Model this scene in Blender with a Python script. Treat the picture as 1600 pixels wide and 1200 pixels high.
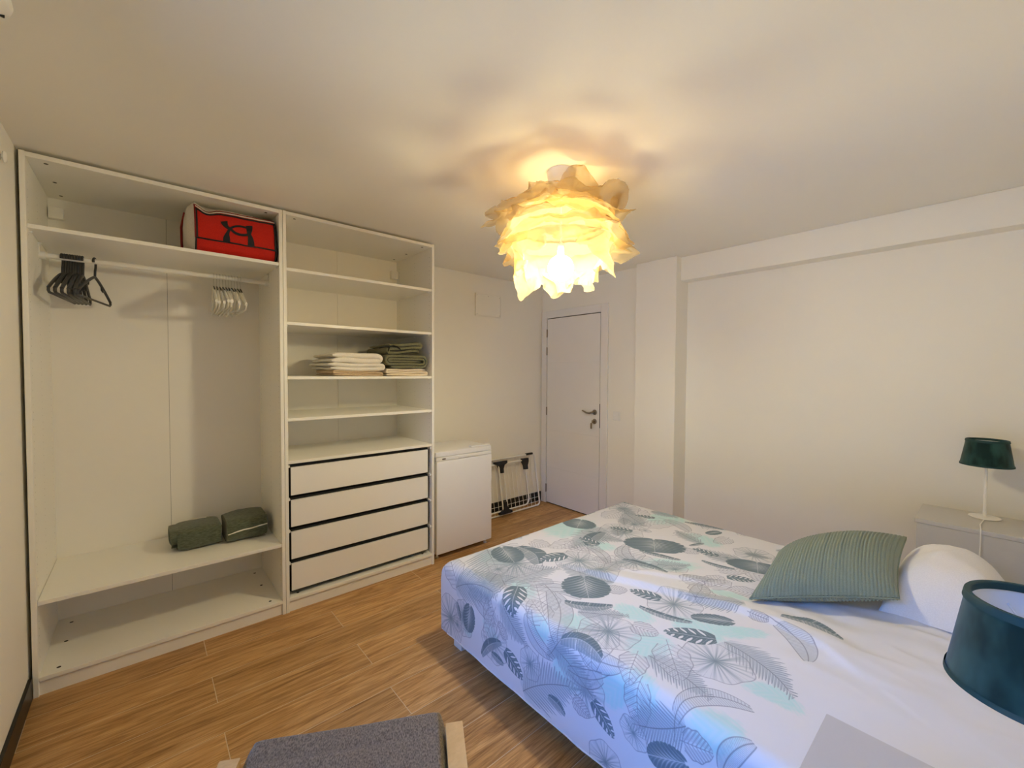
import bpy, bmesh, math, random
import numpy as np
from mathutils import Vector, Matrix, noise
for o in list(bpy.data.objects): bpy.data.objects.remove(o)
SC = bpy.context.scene
COL = SC.collection
PI = math.pi
R = random.Random(7)

# ------------------------------------------------------------------ camera, world, exposure
cam_d = bpy.data.cameras.new('camera'); cam = bpy.data.objects.new('camera', cam_d); COL.objects.link(cam)
YAW, PITCH, ROLL, FOC = 0.71753, -0.02795, 0.00491, 660.99
fw = Vector((math.sin(YAW)*math.cos(PITCH), math.cos(YAW)*math.cos(PITCH), math.sin(PITCH)))
rt = Vector((math.cos(YAW), -math.sin(YAW), 0)); up = rt.cross(fw)
r2 = rt*math.cos(ROLL)+up*math.sin(ROLL); u2 = -rt*math.sin(ROLL)+up*math.cos(ROLL)
mw = Matrix((r2, u2, -fw)).transposed().to_4x4(); mw.translation = Vector((0.38183, -2.72432, 1.4333))
cam.matrix_world = mw
cam_d.sensor_fit = 'HORIZONTAL'; cam_d.sensor_width = 36.0; cam_d.lens = 36.0*FOC/1600.0
cam_d.clip_start = 0.02; cam_d.clip_end = 100
SC.camera = cam

world = bpy.data.worlds.new('world'); SC.world = world; world.use_nodes = True
def make_world():
    """clear blue sky, a little paler at the horizon, dull ground below"""
    nt = world.node_tree; N, L = nt.nodes.new, nt.links.new; bg = nt.nodes['Background']
    tc = N('ShaderNodeTexCoord'); sx = N('ShaderNodeSeparateXYZ'); L(tc.outputs['Generated'], sx.inputs[0])
    r = N('ShaderNodeValToRGB'); e = r.color_ramp.elements
    mr = N('ShaderNodeMapRange'); mr.inputs['From Min'].default_value = -1; mr.inputs['From Max'].default_value = 1
    L(sx.outputs['Z'], mr.inputs['Value']); L(mr.outputs[0], r.inputs['Fac'])
    e[0].position = 0.0; e[0].color = GROUND_COL; e[1].position = 1.0; e[1].color = SKY_COL
    q = e.new(0.497); q.color = GROUND_COL; q = e.new(0.505); q.color = SKY_COL
    L(r.outputs[0], bg.inputs['Color']); bg.inputs['Strength'].default_value = SKY_STR
SKY_STR = 20.0
SKY_COL, GROUND_COL = (0.02, 0.26, 1.0, 1), (0.05, 0.05, 0.045, 1)
make_world()
# the sun shines along the facade: it reaches the added balcony floor but not the room
SUN_COL, SUN_STR = (1.0, 0.76, 0.30), 22.0
sd = bpy.data.lights.new('sun', 'SUN'); sd.color = SUN_COL; sd.energy = SUN_STR; sd.angle = 0.009
so = bpy.data.objects.new('sun', sd); COL.objects.link(so); so.location = (-1, -3, 6)
so.rotation_euler = Vector((0.0, 0.60, -0.80)).to_track_quat('-Z', 'Y').to_euler()
BULB_COL, BULB_STR = (1.0, 0.875, 0.55), 282.0
SC.view_settings.view_transform = 'Standard'; SC.view_settings.look = 'None'
SC.view_settings.gamma = 1.0; SC.view_settings.use_curve_mapping = False
SC.view_settings.exposure = 0.08
try:
    SC.cycles.max_bounces = 14; SC.cycles.transparent_max_bounces = 24; SC.cycles.diffuse_bounces = 9; SC.cycles.transmission_bounces = 8
    SC.cycles.sample_clamp_indirect = 20.0
    SC.cycles.caustics_reflective = False; SC.cycles.caustics_refractive = False
    SC.cycles.use_denoising = True
except Exception: pass

# room dimensions
XL, XD, XP, XB, XW = -0.012, 3.73, 3.63, 3.70, 3.82   # left wall, door wall, pillar, beam, right wall
YB, YF = 0.607, -2.95                                 # back wall, wall behind the camera
ZC = 2.375
WY0, WY1, WZ1 = -2.78, -1.15, 2.12                    # balcony window in the left wall, beside the camera

# portal so the sky light through the window is sampled well
pl = bpy.data.lights.new('window_portal', 'AREA'); pl.shape = 'RECTANGLE'; pl.size = WY1-WY0; pl.size_y = WZ1-0.02
pl.cycles.is_portal = True
po = bpy.data.objects.new('window_portal', pl); COL.objects.link(po)
po.location = (XL-0.125, (WY0+WY1)/2, WZ1/2+0.01); po.rotation_euler = (PI/2, 0, -PI/2)   # -Z looks along +X

# ------------------------------------------------------------------ materials
def srgb(r, g, b):
    f = lambda c: (c/255)/12.92 if c <= 10 else (((c/255)+0.055)/1.055)**2.4
    return (f(r), f(g), f(b), 1)
def new_mat(name):
    m = bpy.data.materials.new(name); m.use_nodes = True
    nt = m.node_tree; return m, nt, nt.nodes['Principled BSDF']
def mat(name, col, rough=0.5, metal=0.0, var=0.06, vscale=6.0, bump=0.0, bscale=60.0, spec=0.4, sheen=0.0):
    """procedural material: colour with faint noise variation and optional fine bump"""
    m, nt, b = new_mat(name); N, L = nt.nodes.new, nt.links.new
    b.inputs['Roughness'].default_value = rough; b.inputs['Metallic'].default_value = metal
    b.inputs['Specular IOR Level'].default_value = spec
    if sheen: b.inputs['Sheen Weight'].default_value = sheen
    tc = N('ShaderNodeTexCoord')
    n = N('ShaderNodeTexNoise'); n.inputs['Scale'].default_value = vscale; n.inputs['Detail'].default_value = 3
    L(tc.outputs['Object'], n.inputs['Vector'])
    mx = N('ShaderNodeMix'); mx.data_type = 'RGBA'
    c = Vector(col[:3])
    mx.inputs[6].default_value = (*(c*(1-var)), 1); mx.inputs[7].default_value = (*[min(1, v) for v in c*(1+var)], 1)
    L(n.outputs['Fac'], mx.inputs[0]); L(mx.outputs[2], b.inputs['Base Color'])
    if bump:
        n2 = N('ShaderNodeTexNoise'); n2.inputs['Scale'].default_value = bscale; n2.inputs['Detail'].default_value = 4
        L(tc.outputs['Object'], n2.inputs['Vector'])
        bp = N('ShaderNodeBump'); bp.inputs['Strength'].default_value = bump; bp.inputs['Distance'].default_value = 0.004
        L(n2.outputs['Fac'], bp.inputs['Height']); L(bp.outputs['Normal'], b.inputs['Normal'])
    return m
def wood_mat(name, c_dark, c_mid, c_light, stretch=(1.2, 14, 14), rough=0.42, per_object=True, scale=2.2, pore=0.75):
    m, nt, b = new_mat(name); N, L = nt.nodes.new, nt.links.new
    geo = N('ShaderNodeNewGeometry'); oi = N('ShaderNodeObjectInfo')
    comb = N('ShaderNodeCombineXYZ')
    mul = N('ShaderNodeMath'); mul.operation = 'MULTIPLY'; mul.inputs[1].default_value = 37.0
    L(oi.outputs['Random'], mul.inputs[0])
    for k in range(3): L(mul.outputs[0], comb.inputs[k])
    add = N('ShaderNodeVectorMath'); add.operation = 'ADD'
    L(geo.outputs['Position'], add.inputs[0]); L(comb.outputs[0], add.inputs[1])
    mp = N('ShaderNodeMapping'); mp.inputs['Scale'].default_value = stretch
    L(add.outputs[0], mp.inputs['Vector'])
    n1 = N('ShaderNodeTexNoise'); n1.inputs['Scale'].default_value = scale; n1.inputs['Detail'].default_value = 8
    n1.inputs['Roughness'].default_value = 0.62; n1.inputs['Distortion'].default_value = 1.4
    L(mp.outputs[0], n1.inputs['Vector'])
    r1 = N('ShaderNodeValToRGB'); e = r1.color_ramp.elements
    e[0].position = 0.30; e[0].color = c_dark; e[1].position = 0.72; e[1].color = c_light
    q = e.new(0.5); q.color = c_mid
    L(n1.outputs['Fac'], r1.inputs['Fac'])
    # fine pores
    mp2 = N('ShaderNodeMapping'); mp2.inputs['Scale'].default_value = (stretch[0]*2.2, stretch[1]*5, stretch[2]*5)
    L(add.outputs[0], mp2.inputs['Vector'])
    n2 = N('ShaderNodeTexNoise'); n2.inputs['Scale'].default_value = scale*2.0; n2.inputs['Detail'].default_value = 4
    L(mp2.outputs[0], n2.inputs['Vector'])
    r2_ = N('ShaderNodeValToRGB'); r2_.color_ramp.elements[0].position = 0.36; r2_.color_ramp.elements[0].color = (0.62, 0.6, 0.58, 1)
    r2_.color_ramp.elements[1].position = 0.58; r2_.color_ramp.elements[1].color = (1, 1, 1, 1)
    L(n2.outputs['Fac'], r2_.inputs['Fac'])
    mx = N('ShaderNodeMix'); mx.data_type = 'RGBA'; mx.blend_type = 'MULTIPLY'; mx.inputs[0].default_value = pore
    L(r1.outputs[0], mx.inputs[6]); L(r2_.outputs[0], mx.inputs[7])
    # per piece tone
    tone = N('ShaderNodeMapRange'); tone.inputs['To Min'].default_value = 0.86; tone.inputs['To Max'].default_value = 1.12
    L(oi.outputs['Random'], tone.inputs['Value'])
    mt = N('ShaderNodeMix'); mt.data_type = 'RGBA'; mt.blend_type = 'MULTIPLY'; mt.inputs[0].default_value = 1.0 if per_object else 0.0
    L(mx.outputs[2], mt.inputs[6]); L(tone.outputs[0], mt.inputs[7])
    L(mt.outputs[2], b.inputs['Base Color'])
    b.inputs['Roughness'].default_value = rough; b.inputs['Specular IOR Level'].default_value = 0.35
    bp = N('ShaderNodeBump'); bp.inputs['Strength'].default_value = 0.12; bp.inputs['Distance'].default_value = 0.003
    L(n2.outputs['Fac'], bp.inputs['Height']); L(bp.outputs['Normal'], b.inputs['Normal'])
    return m
def fabric_mat(name, c1, c2, scale=350.0, rough=0.95, bump=0.4, streak=None, lo=0.35, hi=0.66):
    m, nt, b = new_mat(name); N, L = nt.nodes.new, nt.links.new
    tc = N('ShaderNodeTexCoord'); mp = N('ShaderNodeMapping')
    mp.inputs['Scale'].default_value = streak or (1, 1, 1); L(tc.outputs['Object'], mp.inputs['Vector'])
    n = N('ShaderNodeTexNoise'); n.inputs['Scale'].default_value = scale; n.inputs['Detail'].default_value = 3
    L(mp.outputs[0], n.inputs['Vector'])
    r = N('ShaderNodeValToRGB'); r.color_ramp.elements[0].position = lo; r.color_ramp.elements[0].color = c1
    r.color_ramp.elements[1].position = hi; r.color_ramp.elements[1].color = c2
    L(n.outputs['Fac'], r.inputs['Fac']); L(r.outputs[0], b.inputs['Base Color'])
    b.inputs['Roughness'].default_value = rough; b.inputs['Specular IOR Level'].default_value = 0.15
    b.inputs['Sheen Weight'].default_value = 0.2
    bp = N('ShaderNodeBump'); bp.inputs['Strength'].default_value = bump; bp.inputs['Distance'].default_value = 0.002
    L(n.outputs['Fac'], bp.inputs['Height']); L(bp.outputs['Normal'], b.inputs['Normal'])
    return m
M = {}
M['wall'] = mat('wall_paint', (0.85, 0.825, 0.755), 0.75, var=0.015, vscale=2, bump=0.08, bscale=160, spec=0.25)
M['ceiling'] = mat('ceiling_paint', (0.85, 0.825, 0.755), 0.8, var=0.012, vscale=1.5, bump=0.04, bscale=120, spec=0.2)
M['laminate'] = mat('white_laminate', (0.88, 0.865, 0.81), 0.38, var=0.02, vscale=220, bump=0.03, bscale=300)
M['board'] = mat('white_back_board', (0.86, 0.84, 0.79), 0.55, var=0.015, vscale=4)
M['drawer'] = mat('white_drawer_front', (0.88, 0.86, 0.83), 0.35, var=0.01)
M['dark_gap'] = mat('anthracite_board', (0.012, 0.012, 0.014), 0.6)
M['hole'] = mat('dark_fitting', (0.02, 0.015, 0.01), 0.5)
M['pin'] = mat('pin_hole_grey', (0.32, 0.30, 0.27), 0.7)
M['white_plastic'] = mat('white_plastic', (0.82, 0.81, 0.78), 0.3, var=0.01)
M['white_enamel'] = mat('white_enamel', (0.84, 0.83, 0.82), 0.28, var=0.01, bump=0.02, bscale=400)
M['white_metal'] = mat('white_coated_metal', (0.82, 0.80, 0.76), 0.3, var=0.01)
M['door'] = mat('white_lacquer', (0.81, 0.79, 0.765), 0.33, var=0.01)
M['chrome'] = mat('brushed_steel', (0.30, 0.25, 0.20), 0.28, metal=1.0)
M['black_plastic'] = mat('black_plastic', (0.012, 0.013, 0.02), 0.4)
M['skirting'] = mat('black_tile_skirting', (0.010, 0.009, 0.008), 0.35)
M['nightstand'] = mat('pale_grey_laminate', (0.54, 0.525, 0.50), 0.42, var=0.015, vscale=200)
M['render'] = mat('dark_render', (0.11, 0.10, 0.09), 0.9)  # tone kept dark to cut skylight bounced into the room
M['balcony'] = mat('pale_balcony_tile', (0.74, 0.66, 0.50), 0.7)
M['grout'] = mat('pale_grout', (0.66, 0.52, 0.36), 0.9)
M['floor'] = wood_mat('oak_tile', srgb(146, 104, 60), srgb(194, 149, 95), srgb(220, 178, 126), stretch=(1.1, 13, 13), rough=0.42)
M['beech'] = wood_mat('beech', srgb(206, 164, 104), srgb(212, 171, 112), srgb(218, 179, 121), stretch=(6, 6, 6), pore=0.12, per_object=False, rough=0.4)
M['hanger_dark'] = mat('charcoal_plastic', (0.045, 0.045, 0.048), 0.45)
M['hanger_white'] = mat('white_hanger', (0.80, 0.78, 0.72), 0.35)
M['wire'] = mat('hook_wire', (0.62, 0.60, 0.55), 0.3, metal=0.8)
M['red'] = fabric_mat('red_nylon', srgb(176, 26, 14), srgb(204, 40, 22), scale=400, bump=0.15, rough=0.6)
M['bag_white'] = fabric_mat('white_nylon', srgb(206, 198, 186), srgb(222, 214, 204), scale=300, bump=0.15, rough=0.6)
M['bag_black'] = mat('black_print', (0.010, 0.010, 0.013), 0.55)
M['red_piping'] = mat('red_piping', srgb(130, 16, 14), 0.6)
M['towel_green'] = fabric_mat('dark_green_cotton', srgb(80, 85, 70), srgb(104, 110, 92), scale=160, streak=(0.35, 1, 1.6), bump=0.35)
M['blanket_green'] = fabric_mat('olive_fleece', srgb(108, 108, 84), srgb(136, 136, 108), scale=260, bump=0.6)
M['blanket_edge'] = fabric_mat('dark_stitching', srgb(28, 32, 34), srgb(46, 50, 50), scale=300)
M['linen_white'] = fabric_mat('white_linen', srgb(224, 218, 208), srgb(236, 231, 222), scale=260, bump=0.2)
M['linen_cream'] = fabric_mat('cream_linen', srgb(226, 212, 190), srgb(236, 224, 204), scale=260, bump=0.2)
M['linen_beige'] = fabric_mat('beige_linen', srgb(196, 172, 142), srgb(208, 186, 158), scale=260, bump=0.2)
M['pillow'] = fabric_mat('white_pillow_cotton', srgb(226, 224, 222), srgb(234, 232, 230), scale=300, bump=0.1)
M['cord_green'] = fabric_mat('sage_corduroy', srgb(124, 134, 114), srgb(146, 156, 136), scale=500, bump=0.3)
M['velvet'] = fabric_mat('dark_green_velvet', srgb(16, 43, 40), srgb(46, 82, 78), scale=15, bump=0.15, rough=0.75, streak=(1, 1, 0.5), lo=0.42, hi=0.62)
M['velvet_trim'] = mat('dark_teal_trim', srgb(24, 62, 62), 0.6)
M['shade_lining'] = mat('white_lining', (0.80, 0.80, 0.78), 0.6)
M['seat_grey'] = fabric_mat('grey_weave', srgb(92, 80, 64), srgb(142, 127, 106), scale=330, bump=0.5, streak=(1, 0.45, 1))
M['mattress'] = fabric_mat('mattress_white', srgb(222, 220, 214), srgb(232, 230, 226), scale=200, bump=0.1)
def paper_mat():
    m = bpy.data.materials.new('crumpled_paper'); m.use_nodes = True; nt = m.node_tree; N, L = nt.nodes.new, nt.links.new
    nt.nodes.remove(nt.nodes['Principled BSDF']); out = nt.nodes['Material Output']
    tc = N('ShaderNodeTexCoord'); n = N('ShaderNodeTexNoise'); n.inputs['Scale'].default_value = 45; n.inputs['Detail'].default_value = 5
    L(tc.outputs['Object'], n.inputs['Vector'])
    bp = N('ShaderNodeBump'); bp.inputs['Strength'].default_value = 0.5; bp.inputs['Distance'].default_value = 0.01
    L(n.outputs['Fac'], bp.inputs['Height'])
    d = N('ShaderNodeBsdfDiffuse'); d.inputs['Color'].default_value = (0.38, 0.325, 0.215, 1)
    t = N('ShaderNodeBsdfTranslucent'); t.inputs['Color'].default_value = (0.52, 0.32, 0.09, 1)
    L(bp.outputs['Normal'], d.inputs['Normal']); L(bp.outputs['Normal'], t.inputs['Normal'])
    mx = N('ShaderNodeMixShader'); mx.inputs[0].default_value = 0.38
    L(d.outputs[0], mx.inputs[1]); L(t.outputs[0], mx.inputs[2])
    # thin tissue: part of the light goes straight through
    tr = N('ShaderNodeBsdfTransparent'); tr.inputs['Color'].default_value = (1.0, 0.94, 0.82, 1)
    m2 = N('ShaderNodeMixShader'); m2.inputs[0].default_value = 0.50
    L(mx.outputs[0], m2.inputs[1]); L(tr.outputs[0], m2.inputs[2]); L(m2.outputs[0], out.inputs['Surface'])
    return m
M['paper'] = paper_mat()
def glow_mat():
    m = bpy.data.materials.new('lit_bulb_glass'); m.use_nodes = True; nt = m.node_tree
    nt.nodes.remove(nt.nodes['Principled BSDF']); e = nt.nodes.new('ShaderNodeEmission')
    e.inputs['Color'].default_value = (*BULB_COL, 1); e.inputs['Strength'].default_value = BULB_STR
    nt.links.new(e.outputs[0], nt.nodes['Material Output'].inputs['Surface']); return m
M['bulb'] = glow_mat()
def pane_mat():
    m = bpy.data.materials.new('window_glass'); m.use_nodes = True; nt = m.node_tree; N, L = nt.nodes.new, nt.links.new
    nt.nodes.remove(nt.nodes['Principled BSDF'])
    t = N('ShaderNodeBsdfTransparent'); g = N('ShaderNodeBsdfGlossy'); g.inputs['Roughness'].default_value = 0.02
    f = N('ShaderNodeFresnel'); mx = N('ShaderNodeMixShader')
    L(f.outputs[0], mx.inputs[0]); L(t.outputs[0], mx.inputs[1]); L(g.outputs[0], mx.inputs[2])
    L(mx.outputs[0], nt.nodes['Material Output'].inputs['Surface']); return m
M['pane'] = pane_mat()

# ------------------------------------------------------------------ mesh helpers
class MB:
    """collects vertices and faces for ONE mesh object"""
    def __init__(s): s.v = []; s.f = []
    def add(s, v, f):
        o = len(s.v); s.v += [tuple(p) for p in v]; s.f += [tuple(i+o for i in q) for q in f]; return s
    def box(s, x0, x1, y0, y1, z0, z1, bev=0.0, seg=2):
        bm = bmesh.new(); bmesh.ops.create_cube(bm, size=1)
        for w in bm.verts: w.co = Vector(((x0+x1)/2+w.co.x*(x1-x0), (y0+y1)/2+w.co.y*(y1-y0), (z0+z1)/2+w.co.z*(z1-z0)))
        if bev: bmesh.ops.bevel(bm, geom=list(bm.edges), offset=bev, segments=seg, profile=0.5, affect='EDGES')
        bm.verts.ensure_lookup_table(); bm.verts.index_update()
        s.add([w.co.copy() for w in bm.verts], [[w.index for w in f.verts] for f in bm.faces]); bm.free(); return s
    def tube(s, pts, r, n=8, closed=False, caps=True):
        pts = [Vector(p) for p in pts]; m = len(pts); rs = r if isinstance(r, (list, tuple)) else [r]*m
        V = []; F = []; prev = None
        for i, p in enumerate(pts):
            a = pts[(i-1) % m] if (closed or i > 0) else p
            b = pts[(i+1) % m] if (closed or i < m-1) else p
            t = (b-a).normalized()
            if prev is None:
                ref = Vector((0, 0, 1)) if abs(t.z) < 0.9 else Vector((1, 0, 0)); nrm = t.cross(ref).normalized()
            else: nrm = (prev - t*prev.dot(t)).normalized()
            prev = nrm; bn = t.cross(nrm)
            for k in range(n):
                an = 2*PI*k/n; V.append(p+(nrm*math.cos(an)+bn*math.sin(an))*rs[i])
        for i in range(m if closed else m-1):
            j = (i+1) % m
            for k in range(n): F.append((i*n+k, i*n+(k+1) % n, j*n+(k+1) % n, j*n+k))
        if caps and not closed: F.append(tuple(range(n-1, -1, -1))); F.append(tuple((m-1)*n+k for k in range(n)))
        return s.add(V, F)
    def lathe(s, prof, c=(0, 0, 0), n=32, cap0=True, cap1=True):
        V = []; F = []
        for r, z in prof:
            for k in range(n): V.append((c[0]+r*math.cos(2*PI*k/n), c[1]+r*math.sin(2*PI*k/n), c[2]+z))
        m = len(prof)
        for i in range(m-1):
            for k in range(n): F.append((i*n+k, i*n+(k+1) % n, (i+1)*n+(k+1) % n, (i+1)*n+k))
        if cap0: F.append(tuple(range(n-1, -1, -1)))
        if cap1: F.append(tuple((m-1)*n+k for k in range(n)))
        return s.add(V, F)
    def prism(s, poly, axis, a0, a1):
        """extrude a 2D polygon along axis 'x','y' or 'z'"""
        def P(u, v, w): return {'x': (w, u, v), 'y': (u, w, v), 'z': (u, v, w)}[axis]
        n = len(poly); V = [P(u, v, a0) for u, v in poly]+[P(u, v, a1) for u, v in poly]
        F = [tuple(range(n-1, -1, -1)), tuple(range(n, 2*n))]+[(i, (i+1) % n, n+(i+1) % n, n+i) for i in range(n)]
        return s.add(V, F)
    def grid(s, fn, nu, nv, wrap_u=False):
        V = []; F = []
        for j in range(nv+1):
            for i in range(nu if wrap_u else nu+1): V.append(fn(i/nu, j/nv))
        w = nu if wrap_u else nu+1
        for j in range(nv):
            for i in range(nu):
                F.append((j*w+i, j*w+(i+1) % w, (j+1)*w+(i+1) % w, (j+1)*w+i))
        return s.add(V, F)
    def xf(s, mt): s.v = [tuple(mt @ Vector(p)) for p in s.v]; return s
    def mesh(s, name, m, smooth=None):
        me = bpy.data.meshes.new(name); me.from_pydata(s.v, [], s.f)
        bm = bmesh.new(); bm.from_mesh(me); bmesh.ops.recalc_face_normals(bm, faces=bm.faces); bm.to_mesh(me); bm.free()
        for x in (m if isinstance(m, (list, tuple)) else [m]): me.materials.append(x)
        if smooth is not None:
            me.polygons.foreach_set('use_smooth', [True]*len(me.polygons))
            if smooth < 180: me.set_sharp_from_angle(angle=math.radians(smooth))
        me.update(); return me
def obj(name, mb, m, parent=None, smooth=None, loc=None, kind=None):
    me = mb.mesh(name, m, smooth) if isinstance(mb, MB) else mb
    o = bpy.data.objects.new(name, me); COL.objects.link(o)
    if parent is not None: o.parent = parent
    if loc is not None: o.location = loc
    if kind: o['kind'] = kind
    return o
def tag(o, label, cat, group=None):
    o['label'] = label; o['category'] = cat
    if group: o['group'] = group
    return o
def thing(name, label, cat, loc=(0, 0, 0), rz=0.0, group=None):
    o = bpy.data.objects.new(name, None); COL.objects.link(o); o.location = loc; o.rotation_euler = (0, 0, rz)
    o.empty_display_size = 0.05
    return tag(o, label, cat, group)
def setting(name, loc=(0, 0, 0)):
    o = bpy.data.objects.new(name, None); COL.objects.link(o); o.location = loc; o['kind'] = 'structure'; return o
def dup(root, loc=None, rz=None, label=None):
    r = root.copy(); COL.objects.link(r)
    if loc is not None: r.location = loc
    if rz is not None: r.rotation_euler = (0, 0, rz)
    if label: r['label'] = label
    for ch in list(root.children):
        c = ch.copy(); COL.objects.link(c); c.parent = r
        for g in list(ch.children):
            d = g.copy(); COL.objects.link(d); d.parent = c
    return r
def nz(x, y, z=0.0, s=1.0): return noise.noise(Vector((x*s, y*s, z*s)))
# ================================================================== THE SETTING
T = 0.12
floor = obj('floor', MB().box(XL-T, XW+T, YF-T, YB+T, -0.10, -0.0008), M['grout'], kind='structure')
PL, PW, G = 1.21, 0.20, 0.0015
k = -15
row_y = -0.145
rows = []
for kk in range(-4, 16): rows.append((row_y-0.2*kk-0.2, row_y-0.2*kk, kk))
full = {}
for (y0, y1, kk) in rows:
    a, b = max(y0, YF), min(y1, YB)
    if b-a < 0.01: continue
    off = 0.605 if kk % 2 else 0.0           # half bond
    x = off-PL
    while x < XW:
        c, d = max(x, XL), min(x+PL, XW)
        if d-c > 0.01:
            key = (round(d-c, 4), round(b-a, 4))
            if key not in full:
                w, h = (d-c)/2-G, (b-a)/2-G
                full[key] = MB().box(-w, w, -h, h, -0.008, 0.0, 0.0008, 1).mesh('plank', M['floor'])
            obj('plank', full[key], None, floor, loc=((c+d)/2, (a+b)/2, 0))
        x += PL
ceiling = obj('ceiling', MB().box(XL-T, XW+T, YF-T, YB+T, ZC, ZC+0.1), M['ceiling'], kind='structure')
obj('wall_left', MB().box(XL-T, XL, YF-T, WY0, 0, ZC).box(XL-T, XL, WY1, YB, 0, ZC).box(XL-T, XL, WY0, WY1, WZ1, ZC), M['wall'], kind='structure')
obj('wall_back', MB().box(XL-T, XW+T, YB, YB+T, 0, ZC), M['wall'], kind='structure')
wr = obj('wall_right', MB().box(XW, XW+T, YF, -1.01, 0, ZC).box(XD, XW+T, -0.64, YB, 0, ZC), M['wall'], kind='structure')
obj('pillar', MB().box(XP, XW+T, -1.01, -0.64, 0, ZC, 0.004, 2), M['wall'], wr, smooth=20)
obj('beam', MB().box(XB, XW+T, YF, -1.01, 2.185, ZC, 0.004, 2), M['wall'], wr, smooth=20)
obj('wall_front', MB().box(XL, XW+T, YF-T, YF, 0, ZC), M['wall'], kind='structure')
# balcony window in the left wall, outside the photographed view
w1 = setting('window_1', (XL-0.06, (WY0+WY1)/2, 0)); hw = (WY1-WY0)/2
for nm, b in (('frame', MB().box(-0.03, 0.03, -hw, -hw+0.05, 0, WZ1)), ('frame', MB().box(-0.03, 0.03, hw-0.05, hw, 0, WZ1)),
              ('frame', MB().box(-0.03, 0.03, -hw+0.05, hw-0.05, WZ1-0.05, WZ1)), ('sill', MB().box(-0.04, 0.04, -hw+0.05, hw-0.05, 0, 0.05))):
    obj(nm, b, M['white_plastic'], w1)
obj('pane', MB().box(-0.004, 0.004, -hw+0.05, hw-0.05, 0.05, WZ1-0.05), M['pane'], w1)
obj('added_balcony_floor', MB().box(-1.60, XL-T-0.001, -4.2, 0.4, -0.12, -0.02), M['balcony'], kind='structure')  # unseen slab, added to bounce sunlight through the window to the ceiling
obj('added_parapet', MB().box(-1.72, -1.601, -4.2, 0.4, -0.12, 1.0), M['balcony'], kind='structure')  # unseen, added to block low light outside the window
obj('added_facade', MB().box(-8.0, -7.0, -16, 13, -6, 4.6), M['render'], kind='structure')  # unseen block, added to hide the low sky from the right wall
# black skirting
obj('baseboard_left', MB().box(XL, XL+0.012, WY1, -0.002, 0, 0.095, 0.001, 1), M['skirting'], kind='structure')
bb = obj('baseboard_back', MB().box(2.0, XD, YB-0.012, YB, 0, 0.105, 0.001, 1), M['skirting'], kind='structure')
obj('baseboard_right', MB().box(XD-0.012, XD, -0.64, -0.31, 0, 0.095), M['skirting'], kind='structure')
# ---- door
d1 = setting('door_1', (XD, 0, 0))
Y1, Y2, ZD = 0.505, -0.20, 2.01      # hinge side, latch side, head of the leaf
cas = 0.012
def casing(y0, y1, z0, z1): obj('casing', MB().box(-0.020, 0, y0, y1, z0, z1, 0.003, 2), M['door'], d1, smooth=20)
casing(Y1+0.012, Y1+0.088, 0, ZD+0.086); casing(Y2-0.088, Y2-0.006, 0, ZD+0.086); casing(Y2-0.006, Y1+0.012, ZD+0.008, ZD+0.086)
obj('rebate', MB().box(-0.004, 0, Y2-0.006, Y1+0.012, 0, ZD+0.008), M['hole'], d1)
# leaf of three flush boards with fine grooves between them
leaf = obj('door_leaf', MB().box(-0.016, -0.004, Y2, Y1, 0.012, ZD), M['door'], d1)
zz = [0.012, 0.405, 0.812, 1.54, ZD]
for a, b in zip(zz[:-1], zz[1:]):
    obj('panel', MB().box(-0.0195, -0.0155, Y2, Y1, a+0.0014, b-0.0014, 0.0012, 2), M['door'], leaf, smooth=20)
for z in (1.857, 1.662, 1.012, 0.167):
    obj('hinge', MB().box(-0.024, -0.018, Y1-0.002, Y1+0.010, z-0.042, z+0.042).tube([(-0.024, Y1+0.004, z-0.044), (-0.024, Y1+0.004, z+0.044)], 0.006, 10), M['chrome'], d1, smooth=40)
hd = obj('door_handle', MB().lathe([(0.026, 0), (0.026, 0.006), (0.022, 0.009)], n=24).xf(Matrix.Translation((-0.0195, Y2+0.055, 1.045)) @ Matrix.Rotation(-PI/2, 4, 'Y')), M['chrome'], d1, smooth=40)
pts = [(-0.028, Y2+0.055, 1.045), (-0.055, Y2+0.055, 1.045), (-0.066, Y2+0.062, 1.043), (-0.068, Y2+0.085, 1.036), (-0.068, Y2+0.12, 1.037), (-0.066, Y2+0.15, 1.049), (-0.062, Y2+0.172, 1.056), (-0.058, Y2+0.182, 1.055)]
obj('lever', MB().tube(pts, [0.009, 0.009, 0.009, 0.009, 0.008, 0.008, 0.007, 0.005], 10), M['chrome'], hd, smooth=60)
lk = obj('lock', MB().lathe([(0.025, 0), (0.025, 0.006), (0.021, 0.009)], n=24).xf(Matrix.Translation((-0.0195, Y2+0.055, 0.955)) @ Matrix.Rotation(-PI/2, 4, 'Y')), M['chrome'], d1, smooth=40)
obj('key', MB().box(-0.05, -0.028, Y2+0.052, Y2+0.058, 0.95, 0.96).box(-0.054, -0.049, Y2+0.045, Y2+0.067, 0.94, 0.968, 0.001), M['chrome'], lk)
obj('key_tag', MB().box(-0.056, -0.053, Y2+0.062, Y2+0.080, 0.885, 0.940, 0.001).tube([(-0.052, Y2+0.056, 0.945), (-0.055, Y2+0.07, 0.935)], 0.0015, 6), M['chrome'], lk)
obj('strike_plate', MB().box(-0.0215, -0.010, Y2-0.005, Y2-0.0005, 0.895, 1.13), M['hole'], d1)

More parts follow.
